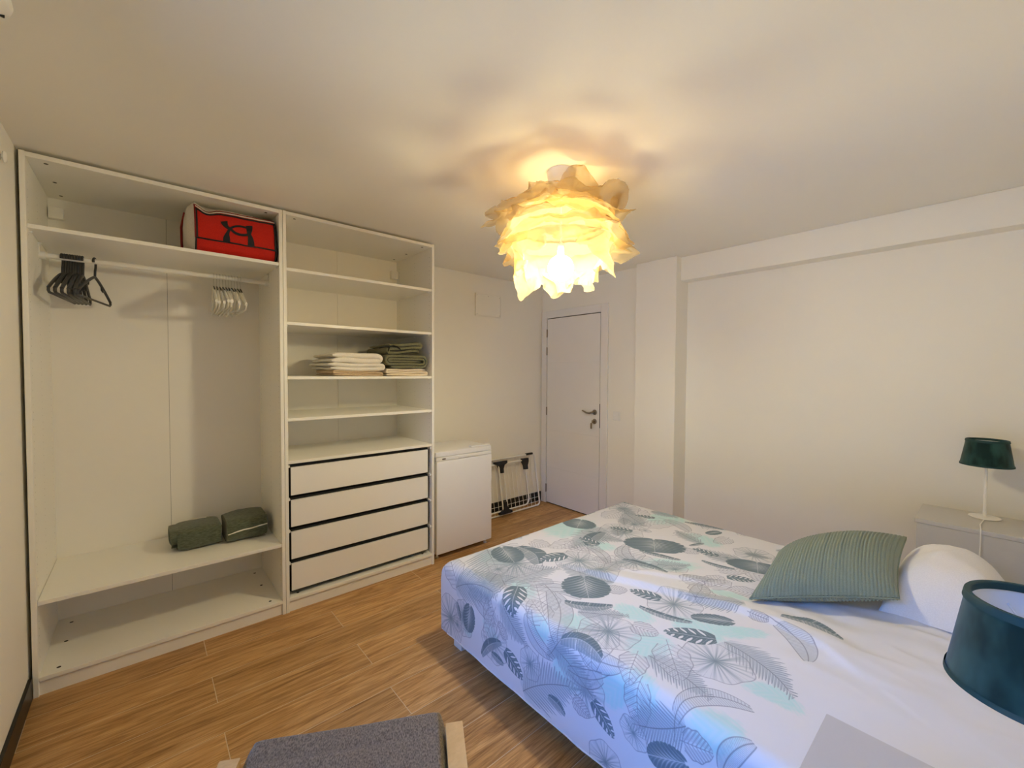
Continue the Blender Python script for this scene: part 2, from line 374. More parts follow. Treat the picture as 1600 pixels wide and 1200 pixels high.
# ---- small wall fittings
t = thing('access_panel', 'flush white square hatch high on the wall above the fridge', 'panel', (2.97, YB, 1.98))
obj('panel', MB().box(-0.152, 0.152, -0.006, -0.0005, 0.008, 0.212, 0.002), M['wall'], t, smooth=20)
obj('frame', MB().box(-0.161, 0.161, -0.003, -0.0002, 0.0, 0.22).box(-0.161, -0.154, -0.007, 0, 0, 0.22).box(0.154, 0.161, -0.007, 0, 0, 0.22).box(-0.161, 0.161, -0.007, 0, 0, 0.006).box(-0.161, 0.161, -0.007, 0, 0.214, 0.22), M['wall'], t)
for x, z in ((-0.14, 0.2), (0.14, 0.2), (0.14, 0.02), (-0.14, 0.02), (0, 0.2)):
    obj('screw', MB().lathe([(0.0035, 0), (0.0035, 0.002)], n=8).xf(Matrix.Translation((x, -0.005, z)) @ Matrix.Rotation(PI/2, 4, 'X')), M['pin'], t)
t = thing('light_switch', 'white double rocker light switch between door frame and pillar', 'switch', (XD, -0.388, 0.985))
obj('plate', MB().box(-0.009, 0, -0.041, 0.041, 0, 0.082, 0.004), M['white_plastic'], t, smooth=20)
for z0 in (0.012, 0.043):
    obj('rocker', MB().box(-0.013, -0.008, -0.028, 0.028, z0, z0+0.028, 0.002), M['white_plastic'], t, smooth=20)
t = thing('ceiling_fitting', 'round slotted white plastic fitting on the ceiling, cut by the frame corner', 'detector', (0.045, -1.045, ZC))
obj('body', MB().lathe([(0.098, -0.0005), (0.100, -0.012), (0.094, -0.028), (0.070, -0.038), (0.0, -0.041)], n=40, cap0=True, cap1=False), M['white_plastic'], t, smooth=50)
for an in range(8):
    a = an*PI/4+0.25; c, s = math.cos(a), math.sin(a)
    obj('slot', MB().box(0.045, 0.085, -0.003, 0.003, -0.0375, -0.030).xf(Matrix.Rotation(a, 4, 'Z')), M['dark_gap'], t)
t = thing('wall_peg', 'small round white peg high on the left wall beside the wardrobe', 'peg', (XL, -0.240, 2.236))
obj('base', MB().lathe([(0.012, 0), (0.012, 0.003)], n=20).xf(Matrix.Rotation(PI/2, 4, 'Y')), M['white_plastic'], t, smooth=40)
obj('knob', MB().lathe([(0.007, 0.002), (0.007, 0.006), (0.020, 0.008), (0.022, 0.012), (0.018, 0.017), (0.0, 0.019)], n=24).xf(Matrix.Rotation(PI/2, 4, 'Y')), M['white_plastic'], t, smooth=50)

# ================================================================== WARDROBES
TH, H, D = 0.019, 2.36, 0.574
def wardrobe(x0, label, shelves):
    t = thing('wardrobe', label, 'wardrobe', (x0, 0, 0))
    for a in (0.0008, 1-TH):
        obj('side_panel', MB().box(a, a+TH-0.0008, 0, D+0.006, 0, H, 0.0012, 1), M['laminate'], t)
    obj('top_panel', MB().box(TH, 1-TH, 0.0, D, H-0.022, H-0.002, 0.001, 1), M['laminate'], t)
    obj('bottom_panel', MB().box(TH, 1-TH, 0.0, D, 0.066, 0.084, 0.001, 1), M['laminate'], t)
    obj('plinth', MB().box(TH, 1-TH, 0.012, 0.030, 0, 0.0655), M['laminate'], t)
    for a, b in ((TH, 0.4993), (0.5007, 1-TH)):
        obj('back_panel', MB().box(a, b, D-0.004, D, 0.0845, H-0.0225), M['board'], t)
    obj('back_strip', MB().box(0.47, 0.53, D+0.0002, D+0.006, 0.07, H-0.02), M['dark_gap'], t)
    for z in shelves:
        obj('shelf', MB().box(TH+0.001, 1-TH-0.001, 0.004, D-0.005, z-0.018, z, 0.001, 1), M['laminate'], t)
    # drilled pin holes down the inner faces: too small to pick apart
    ph = MB()
    for sx, nx in ((TH, 1), (1-TH, -1)):
        for y in (0.037, 0.26, 0.52):
            z = 0.16
            while z < H-0.06:
                if min([abs(z-s) for s in shelves]+[9]) > 0.012:
                    c = [(sx+nx*0.0006, y+0.0026*math.cos(a), z+0.0026*math.sin(a)) for a in [q*PI/3 for q in range(6)]]
                    ph.add(c, [tuple(range(6))])
                z += 0.032
    obj('pin_holes', ph, M['pin'], t, kind='stuff')
    for z, s in ((0.084, 1), (H-0.022, -1)):
        for x in (0.075, 1-0.075):
            for y in (0.045, 0.29, 0.50):
                obj('cam_hole', MB().lathe([(0.0075, 0), (0.0075, 0.0008)], (x, y, z if s > 0 else z-0.0008), n=12), M['hole'], t)
    return t
wa = wardrobe(0.0, 'wide open white wardrobe with clothes rail, against the left wall', [0.420, 2.057])
rail = obj('clothes_rail', MB().tube([(TH+0.002, 0.28, 1.980), (1-TH-0.002, 0.28, 1.980)], 0.0125, 16), M['white_metal'], wa, smooth=60)
for x, s in ((TH, 1), (1-TH, -1)):
    a, b = sorted((x, x+s*0.022))
    obj('rail_socket', MB().tube([(a, 0.28, 1.98), (b, 0.28, 1.98)], 0.019, 16).box(a, a+0.004 if s > 0 else b, 0.262, 0.298, 1.98, 2.036) if s > 0 else MB().tube([(a, 0.28, 1.98), (b, 0.28, 1.98)], 0.019, 16).box(b-0.004, b, 0.262, 0.298, 1.98, 2.036), M['white_plastic'], rail, smooth=40)
obj('wall_bracket', MB().box(TH+0.004, TH+0.060, D-0.045, D-0.005, 2.225, 2.282, 0.003), M['white_plastic'], wa, smooth=20)
for z in (2.036, 0.40):
    for x, s in ((TH, 1), (1-TH, -1)):
        for y in (0.037, 0.26):
            obj('shelf_pin', MB().tube([(x, y, z-0.005), (x+s*0.012, y, z-0.005)], 0.004, 8), M['white_plastic'], wa)
wb = wardrobe(1.0, 'open white wardrobe with shelves above four drawers, beside the fridge', [0.902, 1.155, 1.402, 1.722, 2.036])
obj('wall_bracket', MB().box(1-TH-0.060, 1-TH-0.004, D-0.045, D-0.005, 2.19, 2.255, 0.003), M['white_plastic'], wb, smooth=20)
for z in (1.137, 1.384, 1.704, 2.018):
    for x, s in ((TH, 1), (1-TH, -1)):
        for y in (0.037, 0.26):
            obj('shelf_pin', MB().tube([(x, y, z-0.005), (x+s*0.012, y, z-0.005)], 0.004, 8), M['white_plastic'], wb)
for i, (z0, z1) in enumerate(((0.690, 0.858), (0.500, 0.660), (0.305, 0.469), (0.113, 0.276))):
    dr = obj('drawer', MB().box(0.030, 0.034, 0.045, 0.53, z0+0.004, z1+0.014).box(0.964, 0.968, 0.045, 0.53, z0+0.004, z1+0.014)
             .box(0.030, 0.968, 0.045, 0.050, z0-0.006, z1+0.014).box(0.030, 0.968, 0.525, 0.53, z0+0.004, z1+0.014).box(0.030, 0.968, 0.045, 0.53, z0, z0+0.006), M['dark_gap'], wb)
    obj('drawer_front', MB().box(0.0375, 0.9615, 0.028, 0.0445, z0, z1, 0.0012, 1), M['drawer'], dr)
    obj('edge_strip', MB().box(0.0350, 0.0374, 0.030, 0.046, z0-0.004, z1).box(0.9616, 0.965, 0.030, 0.046, z0-0.004, z1).box(0.0350, 0.965, 0.030, 0.046, z0-0.005, z0-0.0005), M['dark_gap'], dr)
    for a, b in ((0.9685, 0.9805), (0.0195, 0.0295)): obj('runner', MB().box(a, b, 0.010, 0.53, z1+0.004, z1+0.018, 0.002), M['white_plastic'], dr)

# ================================================================== FRIDGE
t = thing('mini_fridge', 'small white undercounter fridge beside the wardrobe', 'fridge', (2.035, 0.03, 0))
FW = 0.535
obj('body', MB().box(0.004, FW-0.004, 0.055, 0.415, 0.028, 0.800, 0.006), M['white_enamel'], t, smooth=20)
obj('worktop', MB().box(0, FW, 0.012, 0.420, 0.783, 0.822, 0.006, 3), M['white_enamel'], t, smooth=20)
dd = obj('door', MB().box(0.003, FW-0.003, 0.0, 0.050, 0.040, 0.752, 0.008, 3), M['white_enamel'], t, smooth=20)
obj('grip', MB().box(0.003, FW-0.003, 0.006, 0.050, 0.7535, 0.7815, 0.005), M['white_plastic'], dd, smooth=20)
obj('grip_recess', MB().box(0.20, 0.38, -0.001, 0.02, 0.757, 0.777, 0.004), M['white_plastic'], dd, smooth=20)
obj('hinge_cover', MB().box(FW-0.20, FW-0.012, 0.016, 0.052, 0.8225, 0.836, 0.005, 3), M['white_plastic'], t, smooth=20)
obj('emblem', MB().box(0.055, 0.085, 0.003, 0.008, 0.762, 0.773, 0.002), M['chrome'], dd)
for x in (0.035, FW-0.035):
    for y in (0.05, 0.38):
        obj('foot', MB().lathe([(0.014, 0), (0.014, 0.008), (0.008, 0.010), (0.008, 0.032)], (x, y, 0), n=14), M['white_plastic'], t, smooth=40)

# ================================================================== DRYING RACK (folded, leaning on the back wall)
t = thing('drying_rack', 'folded white wire clothes drying rack leaning on the wall', 'drying rack', (0, 0, 0))
def rp(x, w):   # point in the leaning plane: w = distance up the rack
    return Vector((x, 0.470+w*0.17, 0.016+w*0.985))
def rect(x0, x1, w0, w1, r, dy=0.0):
    pts = []
    for cx, cw, a0 in ((x1-r, w1-r, 0), (x0+r, w1-r, 90), (x0+r, w0+r, 180), (x1-r, w0+r, 270)):
        for k in range(6):
            a = math.radians(a0+k*18); p = rp(cx+r*math.cos(a), cw+r*math.sin(a)); p.y -= dy; pts.append(p)
    return pts
obj('frame', MB().tube(rect(2.40, 3.575, 0.0, 0.545, 0.035), 0.0085, 8, closed=True), M['white_metal'], t, smooth=60)
obj('leg_frame', MB().tube(rect(2.62, 3.410, 0.045, 0.50, 0.06, 0.020), 0.008, 8, closed=True), M['white_metal'], t, smooth=60)
obj('leg_frame', MB().tube(rect(3.04, 3.10, 0.03, 0.50, 0.02, 0.036), 0.007, 8, closed=True), M['white_metal'], t, smooth=60)
for k in range(19):
    x = 2.52+k*0.055
    obj('wire', MB().tube([rp(x, 0.004), rp(x, 0.540)], 0.0023, 5), M['white_metal'], t)
for w in (0.040, 0.085):
    obj('wire', MB().tube([rp(2.46, w), rp(3.565, w)], 0.0023, 5), M['white_metal'], t)
def tee(x, w, s, n=1.0):
    poly = [(-0.075*n, 0), (0.075*n, 0), (0.075*n, -0.022), (0.035, -0.040), (0.018, -0.075), (0.016, -0.115), (-0.016, -0.115), (-0.018, -0.075), (-0.035, -0.040), (-0.075*n, -0.022)]
    mb = MB().prism([(u, v*s) for u, v in poly], 'y', -0.052, -0.008)
    b = rp(x, w); return mb.xf(Matrix.Translation(b) @ Matrix.Rotation(-0.17, 4, 'X'))
obj('joint', tee(3.07, 0.525, 1), M['black_plastic'], t); obj('joint', tee(3.07, 0.012, -1), M['black_plastic'], t)
obj('joint', tee(3.400, 0.515, 1, 0.5), M['black_plastic'], t); obj('joint', tee(2.63, 0.515, 1, 0.5), M['black_plastic'], t)
obj('end_cap', MB().tube([rp(3.45, 0.548), rp(3.545, 0.548)], 0.012, 8), M['black_plastic'], t)
# ================================================================== TEXTILES ON THE SHELVES
def sweep(profile, th, y0, y1, ny=8, amp=0.0025, seed=0, wav=9.0):
    """sheet of cloth with a folded (x,z) profile, swept along y; rims and ends rounded"""
    P = [Vector((p[0], p[1])) for p in profile]; n = len(P); nrm = []; thk = []
    acc = [0.0]
    for i in range(1, n): acc.append(acc[-1]+(P[i]-P[i-1]).length)
    for i in range(n):
        d = (P[min(i+1, n-1)]-P[max(i-1, 0)]).normalized(); nrm.append(Vector((-d.y, d.x)))
        e = min(acc[i], acc[-1]-acc[i])/(th*0.6); thk.append(th/2*(0.35+0.65*math.sqrt(max(0, 1-(1-min(1, e))**2))))
    rows_ = [(0.0, 0.30), (0.006, 0.68), (0.018, 0.92)]+[(0.05+0.90*k/ny, 1.0) for k in range(ny+1)]+[(0.982, 0.92), (1.0, 0.35)]
    V = []; F = []; m = 2*n
    for v, sc in rows_:
        j = v*ny
        ring = [P[i]+nrm[i]*thk[i]*sc for i in range(n)]+[P[i]-nrm[i]*thk[i]*sc for i in range(n-1, -1, -1)]
        for k, p in enumerate(ring):
            x, z = p; kk = k if k < n else 2*n-1-k
            dx = amp*nz(x*wav, v*2.1+seed, z*wav*2.5+seed); dz = amp*nz(x*wav+5, v*3.7+seed, z*wav+seed*1.7)*0.9
            yj = amp*2.0*nz(kk*0.13, seed*3.1, j*0.5)
            V.append((x+dx, y0+(y1-y0)*v+yj, z+dz))
    nr = len(rows_)
    for j in range(nr-1):
        for k in range(m): F.append((j*m+k, j*m+(k+1) % m, (j+1)*m+(k+1) % m, (j+1)*m+k))
    for j in (0, nr-1):
        for i in range(n-1): F.append((j*m+i, j*m+i+1, j*m+m-2-i, j*m+m-1-i))
    return MB().add(V, F)
def serpentine(x0, x1, z0, layers, pitch, jit=0.0, seed=1, first_right=True):
    rr = random.Random(seed); pts = []; z = z0
    for l in range(layers):
        a, b = (x0, x1) if (l % 2 == 0) == first_right else (x1, x0)
        a += rr.uniform(-jit, jit); b += rr.uniform(-jit, jit)
        s = 1 if b > a else -1
        for k in range(9):
            u = k/8; pts.append((a+(b-a)*u, z+0.0016*math.sin(u*7+l)))
        if l < layers-1:
            for k in range(1, 6):
                an = -PI/2+k*PI/6; pts.append((b+s*pitch/2*math.cos(an), z+pitch/2+pitch/2*math.sin(an)))
        z += pitch
    return pts
def spiral(x0, x1, z0, z1, turns, gap, n=10):
    """flat roll: rounded spiral seen end-on"""
    pts = []; cx0, cx1, cz0, cz1 = x0, x1, z0, z1
    for t_ in range(turns):
        r = (cz1-cz0)/2
        for k in range(n): pts.append((cx1-r-(cx1-cx0-2*r)*0 - (1-k/(n-1))*(cx1-cx0-2*r), cz0))
        for k in range(1, n): a = -PI/2+PI*k/n; pts.append((cx1-r+r*math.cos(a), cz0+r+r*math.sin(a)))
        for k in range(n): pts.append((cx1-r-(k/(n-1))*(cx1-cx0-2*r), cz1))
        cz0b = cz0+gap; rl = (cz1-cz0b)/2
        for k in range(1, n): a = PI/2+PI*k/n; pts.append((cx0+rl+rl*math.cos(a), cz1-rl+rl*math.sin(a)))
        cx0 += gap; cx1 -= gap; cz0 = cz0b; cz1 -= gap
        if cz1-cz0 < gap: break
    return pts
S3 = 1.4025
def cloth_pile(name, label, cat, m, prof, th, y0, y1, amp=0.003, seed=0, group=None, ny=8):
    o = obj(name, sweep(prof, th, y0, y1, ny, amp, seed), m, smooth=55)
    return tag(o, label, cat, group)
cloth_pile('folded_sheet', 'beige sheet folded flat at the bottom of the left linen stack', 'sheet', M['linen_beige'], serpentine(1.300, 1.612, S3+0.0075, 3, 0.0125, 0.012, 3), 0.0125, 0.040, 0.40, 0.0020, 3)
o = cloth_pile('folded_sheet', 'lower plump white sheet, folded between the beige sheet and the top white one', 'sheet', M['linen_white'], serpentine(1.262, 1.602, S3+0.0500, 2, 0.0240, 0.018, 6), 0.0255, 0.030, 0.42, 0.0050, 5)
cloth_pile('folded_sheet', 'topmost white sheet with a big rounded fold, on the left linen stack', 'sheet', M['linen_white'], serpentine(1.276, 1.588, S3+0.1010, 2, 0.0330, 0.010, 9, first_right=True), 0.0345, 0.026, 0.42, 0.0060, 11)
cloth_pile('folded_sheet', 'white sheet folded flat under the olive blanket', 'sheet', M['linen_cream'], serpentine(1.652, 1.953, S3+0.0090, 3, 0.0165, 0.008, 13), 0.0168, 0.040, 0.42, 0.0022, 13)
bz = S3+0.054
sp = spiral(1.645, 1.958, bz+0.011, bz+0.086, 2, 0.0195)
sp += [(1.915, bz+0.049), (1.86, bz+0.049), (1.80, bz+0.0485), (1.72, bz+0.049)] if sp[-1][0] > 1.8 else [(1.69, bz+0.049), (1.74, bz+0.049), (1.82, bz+0.0485), (1.91, bz+0.049)]
o = cloth_pile('folded_blanket', 'olive fleece blanket with dark stitched edge, rolled on the white sheet', 'blanket', M['blanket_green'], sp, 0.0200, 0.036, 0.43, 0.003, 17)
edge = MB()
for q in (0.0090,):
    P = [Vector(p) for p in sp]; line = []
    for i in range(len(P)):
        d = (P[min(i+1, len(P)-1)]-P[max(i-1, 0)]).normalized(); w = P[i]+Vector((-d.y, d.x))*q; line.append((w.x, 0.040+0.0006*math.sin(i*2.2), w.y))
    edge.tube(line, 0.0028, 5)
obj('stitched_edge', edge, M['blanket_edge'], o, smooth=60)
tz = bz+0.097
sp2 = serpentine(1.672, 1.905, tz+0.010, 3, 0.0255, 0.008, 21, first_right=False)
sp2 = [(x, z+0.030*max(0, (x-1.70)/0.24)*math.sin(PI*min(1, max(0, (x-1.66)/0.33)))) for x, z in sp2]
o = cloth_pile('folded_towel', 'small dark green towel folded loosely on top of the olive blanket', 'towel', M['blanket_green'], sp2, 0.0250, 0.046, 0.40, 0.005, 23)
obj('stitched_edge', MB().tube([(x, 0.050, z+0.0110) for x, z in sp2], 0.0022, 5).tube([(x-0.006, 0.050, z-0.0110) for x, z in sp2[:22]], 0.003, 5), M['blanket_edge'], o, smooth=60)
obj('corner_fold', sweep([(1.660, tz+0.018), (1.668, tz+0.048), (1.695, tz+0.060), (1.730, tz+0.052), (1.752, tz+0.036)], 0.010, 0.036, 0.20, 5, 0.002, 29), M['blanket_edge'], o, smooth=55)
# two dark green bundles on the low shelf
def bundle(x0, x1, y0, y1, h, seed, sag=0.0, lean=0.0):
    def fn(u, v):
        a = 2*PI*u; c, s = math.cos(a), math.sin(a); e = 0.45
        yy = (abs(c)**e)*(1 if c > 0 else -1); zz_ = (abs(s)**e)*(1 if s > 0 else -1)
        endr = 1-0.06*abs(2*v-1)**6
        x = x0+(x1-x0)*v
        y = (y0+y1)/2+(y1-y0)/2*yy*endr; z = h/2+h/2*zz_*endr
        f = nz(x*14, y*9+seed, z*14)*0.006
        x += 0.010*nz(y*22, z*30, seed)+lean*z/h
        return (x, y+f*yy, max(0.0008, z+f*zz_*(0.3 if zz_ < 0 else 1.0)-sag*abs(2*v-1)**3*(z/h)))
    mb = MB().grid(fn, 40, 22, wrap_u=True)
    n = 40; mb.f.append(tuple(range(n-1, -1, -1))); mb.f.append(tuple(22*n+k for k in range(n)))
    return mb
t = thing('rolled_bedspread', 'dark green bedspread bundle with open folds at one end on the low shelf', 'bedspread', (0, 0, 0.4205))
obj('bundle', bundle(0.515, 0.715, 0.225, 0.470, 0.122, 2.0, 0.006), M['towel_green'], t, smooth=65)
f = MB()
sp3 = [(p[0], p[1]) for p in spiral(0.250, 0.450, 0.016, 0.108, 2, 0.028, 8)]
tmp = sweep(sp3, 0.013, 0.486, 0.540, 3, 0.005, 4)     # built along y, then turned to face the left end
tmp.v = [(y, x, z) for x, y, z in tmp.v]
obj('open_folds', tmp, M['towel_green'], t, smooth=55)
obj('white_edge', MB().grid(lambda u, v: (0.585+0.075*u, 0.412+0.010*v+0.004*math.sin(u*3), 0.1222+0.0015*math.sin(u*4)), 8, 2).grid(lambda u, v: (0.585+0.075*u, 0.412+0.010*v+0.004*math.sin(u*3), 0.1242+0.0015*math.sin(u*4)), 8, 2), M['linen_white'], t, smooth=60)
t = thing('rolled_bedspread', 'dark green bedspread bundle with a white edge along its front, by the wardrobe side', 'bedspread', (0, 0, 0.4205))
obj('bundle', bundle(0.738, 0.945, 0.195, 0.455, 0.135, 7.0, 0.004, 0.004), M['towel_green'], t, smooth=65)
obj('white_edge', sweep([(0.742, 0.058), (0.78, 0.066), (0.82, 0.071), (0.86, 0.071), (0.90, 0.076), (0.945, 0.079)], 0.0065, 0.186, 0.30, 3, 0.0015, 31), M['linen_white'], t, smooth=55)

# ================================================================== GYM BAG
t = thing('gym_bag', 'red and white gym bag with black logo on the wardrobe top shelf', 'bag', (0.600, 0, 2.0575))
# cross section (y, z) from bottom front round over the top to the bottom back
BW = 0.370
def bag_sec(v, u):
    """v: 0..1 along the section; u: 0..1 along the bag"""
    sec = [(0.090, 0.000), (0.042, 0.002), (0.012, 0.064), (0.022, 0.150), (0.048, 0.226), (0.095, 0.266), (0.19, 0.272), (0.29, 0.25), (0.330, 0.14), (0.315, 0.03), (0.29, 0.0)]
    f = v*(len(sec)-1); i = min(int(f), len(sec)-2); a = f-i
    y = sec[i][0]*(1-a)+sec[i+1][0]*a; z = sec[i][1]*(1-a)+sec[i+1][1]*a
    hh = max(0.0, (z-0.15)/0.076)
    if hh > 0 and y < 0.12: z += min(1.0, hh)*(0.014*math.exp(-(u/0.06)**2)-0.017*math.exp(-((u-0.15)/0.10)**2)+0.006*u-0.004)
    if y > 0.07: z -= 0.012*u*u*min(1.0, hh)
    bulge = 0.010*math.sin(PI*u)*(1 if y < 0.1 else -1)
    return y-bulge*0.6+0.004*nz(u*5, v*6, 1), min(0.279, max(0.0006, z+0.003*nz(u*6, v*7, 3)))
def bag_patch(v0, v1, off=0.0, nu=20, nv=8, u0=0.0, u1=1.0):
    def fn(u, v):
        uu = u0+(u1-u0)*u; vv = v0+(v1-v0)*v; y, z = bag_sec(vv, uu)
        y2, z2 = bag_sec(min(1, vv+0.02), uu); y3, z3 = bag_sec(max(0, vv-0.02), uu)
        d = Vector((y2-y3, z2-z3)).normalized()
        return (BW*uu, y-d.y*off, max(0.0006, z+d.x*off))
    return MB().grid(fn, nu, nv)
obj('base_panel', bag_patch(0.0, 0.2, 0.0, 20, 4), M['red'], t, smooth=70)
fp = obj('front_panel', bag_patch(0.2, 0.4, 0.0, 20, 8), M['red'], t, smooth=70)
obj('top_panel', bag_patch(0.4, 1.0, 0.0, 20, 16), M['bag_white'], t, smooth=70)
def bag_end(u, bulge):
    V = []; n = 40
    for k in range(n+1): y, z = bag_sec(k/n, u); V.append((BW*u, y, z))
    cy = sum(p[1] for p in V)/len(V); cz = sum(p[2] for p in V)/len(V)
    mb = MB(); W = []; F = []; m = 4
    for j in range(m+1):
        s = 1-j/m*0.98; b = bulge*(1-s*s)**0.5
        for p in V: W.append((p[0]+b, cy+(p[1]-cy)*s, cz+(p[2]-cz)*s))
    for j in range(m):
        for k in range(n+1): F.append((j*(n+1)+k, j*(n+1)+(k+1) % (n+1), (j+1)*(n+1)+(k+1) % (n+1), (j+1)*(n+1)+k))
    return mb.add(W, F)
obj('end_panel', bag_end(0.0, -0.046), M['bag_white'], t, smooth=70)
obj('end_panel', bag_end(1.0, 0.0), M['bag_black'], t, smooth=70)
def pip(v, off, u0=0, u1=1, n=24): return [(BW*(u0+(u1-u0)*k/n), bag_sec(v, u0+(u1-u0)*k/n)[0]-off, bag_sec(v, u0+(u1-u0)*k/n)[1]+off*0.4) for k in range(n+1)]
def pipv(u, v0, v1, dx, n=14): return [(BW*u+dx, bag_sec(v0+(v1-v0)*k/n, u)[0]-0.002, max(0.003, bag_sec(v0+(v1-v0)*k/n, u)[1])) for k in range(n+1)]
obj('black_piping', MB().tube(pip(0.2, 0.001), 0.0042, 6).tube(pip(0.388, 0.001), 0.0048, 6).tube(pipv(0.012, 0.2, 0.39, 0), 0.0042, 6).tube(pipv(0.988, 0.2, 0.39, 0), 0.0045, 6).tube(pipv(0.0, 0.01, 0.2, 0), 0.004, 6).tube(pipv(1.0, 0.0, 0.2, 0), 0.006, 6), M['bag_black'], t, smooth=60)
obj('white_trim', MB().tube(pip(0.408, 0.000), 0.0045, 6), M['bag_white'], t, smooth=60)
obj('red_piping', MB().tube(pip(0.430, 0.001), 0.0032, 6).tube(pipv(0.0, 0.2, 0.43, -0.003), 0.0036, 6).tube([(-0.040, 0.12, 0.21), (-0.052, 0.16, 0.14), (-0.050, 0.18, 0.06), (-0.046, 0.19, 0.006)], 0.006, 6), M['red_piping'], t, smooth=60)
# logo: traced in panel coordinates, laid on the front panel
def arc(c, rx, ry, a0, a1, n=12): return [(c[0]+rx*math.cos(math.radians(a0+(a1-a0)*k/n)), c[1]+ry*math.sin(math.radians(a0+(a1-a0)*k/n))) for k in range(n+1)]
cx, cy = 880, 560
def band(pts, w):   # ribbon of varying half width
    Lp, Rp = [], []
    for i, p in enumerate(pts):
        a = Vector(pts[max(i-1, 0)]); b = Vector(pts[min(i+1, len(pts)-1)]); d = (b-a).normalized(); nn = Vector((-d.y, d.x))
        Lp.append(Vector(p)+nn*w[i]); Rp.append(Vector(p)-nn*w[i])
    return Lp, Rp
def bez(a, b, c, d, n=12):
    A, B, Cc, Dd = map(Vector, (a, b, c, d)); return [tuple(A*(1-t)**3+B*3*t*(1-t)**2+Cc*3*t*t*(1-t)+Dd*t**3) for t in [k/n for k in range(n+1)]]
# upper-left stem sweeping into the lower arc and up the right; and its mirror
s1 = bez((708, 385), (715, 470), (760, 500), (800, 520), 8)+bez((800, 520), (860, 590), (950, 600), (1045, 580), 10)[1:]
w1_ = [46, 42, 36, 30, 25, 22, 20, 18, 17]+[17]*10
s2 = bez((732, 688), (728, 600), (745, 550), (790, 500), 8)+bez((790, 500), (850, 450), (940, 455), (1020, 490), 10)[1:]
s3 = bez((1043, 447), (1045, 520), (1040, 560), (1030, 580), 8); s4 = bez((1058, 742), (1062, 660), (1050, 610), (1030, 560), 8)
lg = MB()
def panel_uv(x, y):
    u = (x-355)/(1420-355); yt = 215+(430-215)*u; yb = 620+(815-620)*u
    return u, 0.385-(y-yt)/(yb-yt)*(0.385-0.2)
def lay(x, y, off=0.0022):
    u, v = panel_uv(x, y); yy, z = bag_sec(v, u); return (BW*u, yy-off, z)
for s, w in ((s1, w1_), (s2, [46, 46, 44, 36, 27, 22, 19, 17, 17]+[17]*10), (s3, [46, 46, 44, 42, 38, 34, 30, 26, 20]), (s4, [46, 45, 43, 40, 36, 30, 26, 22, 18])):
    Lp, Rp = band(s, w); V = [lay(*p) for p in Lp]+[lay(*p) for p in Rp]; n = len(Lp)
    lg.add(V, [(i, i+1, n+i+1, n+i) for i in range(n-1)])
obj('logo', lg, M['bag_black'], fp)

# ================================================================== HANGERS
def hanger_dark():
    t = thing('clothes_hanger', '', 'hanger', (0, 0, 0))
    hk = [(0, 0.016*math.cos(a), 0.016*math.sin(a)) for a in [math.radians(-25+k*22) for k in range(10)]]
    hk = [(0, -y, z) for _, y, z in hk]; hk = hk+[(0, 0.012, -0.028), (0, 0.004, -0.048), (0, 0, -0.075)]
    hk = [(0, p[1], p[2]) for p in hk]
    obj('hook', MB().tube(hk, [0.0052]*len(hk), 8), M['hanger_dark'], t, smooth=60)
    sh = []
    for k in range(-10, 11):
        u = k/10; sh.append((0, 0.205*u, -0.078-0.098*abs(u)**1.25))
    lo = [(0, 0.205, -0.176), (0, 0.207, -0.190), (0, 0.195, -0.197), (0, -0.195, -0.197), (0, -0.207, -0.190), (0, -0.205, -0.176)]
    obj('shoulders', MB().tube(sh, 0.0064, 8), M['hanger_dark'], t, smooth=60)
    obj('trouser_bar', MB().tube(lo, 0.0055, 8), M['hanger_dark'], t, smooth=60)
    for s in (-1, 1):
        obj('strap_notch', MB().tube([(0, s*0.085, -0.113), (0, s*0.088, -0.128), (0, s*0.104, -0.136), (0, s*0.118, -0.130)], 0.0048, 6), M['hanger_dark'], t, smooth=60)
    return t
def hanger_white():
    t = thing('clothes_hanger', '', 'hanger', (0, 0, 0))
    hk = [(0, -0.0165*math.cos(a), 0.0165*math.sin(a)) for a in [math.radians(-30+k*22) for k in range(11)]]
    hk += [(0, 0.010, -0.026), (0, 0.001, -0.040), (0, 0, -0.062)]
    obj('hook', MB().tube(hk, 0.0016, 6), M['wire'], t, smooth=60)
    def fn(u, v):
        a = 2*PI*u; s = 2*v-1
        zc = -0.070-0.100*abs(s)**1.1; wv = 0.0068; hh = 0.012-0.003*abs(s)
        return (wv*math.cos(a), 0.205*s, zc+hh*math.sin(a))
    b = MB().grid(fn, 10, 28, wrap_u=True); b.f += [tuple(range(9, -1, -1)), tuple(28*10+k for k in range(10))]
    obj('shoulders', b, M['hanger_white'], t, smooth=60)
    obj('trouser_bar', MB().tube([(0, 0.200, -0.172), (0, 0.192, -0.192), (0, 0.18, -0.200), (0, -0.18, -0.200), (0, -0.192, -0.192), (0, -0.200, -0.172)], 0.0034, 6), M['hanger_white'], t, smooth=60)
    obj('grip_strip', MB().tube([(0, 0.205*s, -0.0565-0.100*abs(s)**1.1) for s in [k/10 for k in range(-3, 4)]], 0.0032, 5), M['bag_black'], t, smooth=60)
    return t
ORD = 'first second third fourth fifth sixth seventh eighth ninth tenth'.split()
hd0 = hanger_dark()
for i in range(9):
    h = hd0 if i == 0 else dup(hd0)
    h.location = (0.094+0.0088*i, 0.28, 1.980); h.rotation_euler = (0, 0, math.radians([-7, -4, -6, -3, -5, -2, -4, -1, -3][i]))
    h['label'] = ORD[i]+' charcoal plastic hanger from the left side panel, in the tight dark bunch'; h['group'] = 'charcoal hangers in the bunch'
h = dup(hd0, (0.207, 0.28, 1.980), math.radians(-13), 'lone charcoal plastic hanger hanging apart from the dark bunch')
if 'group' in h: del h['group']
hw0 = hanger_white()
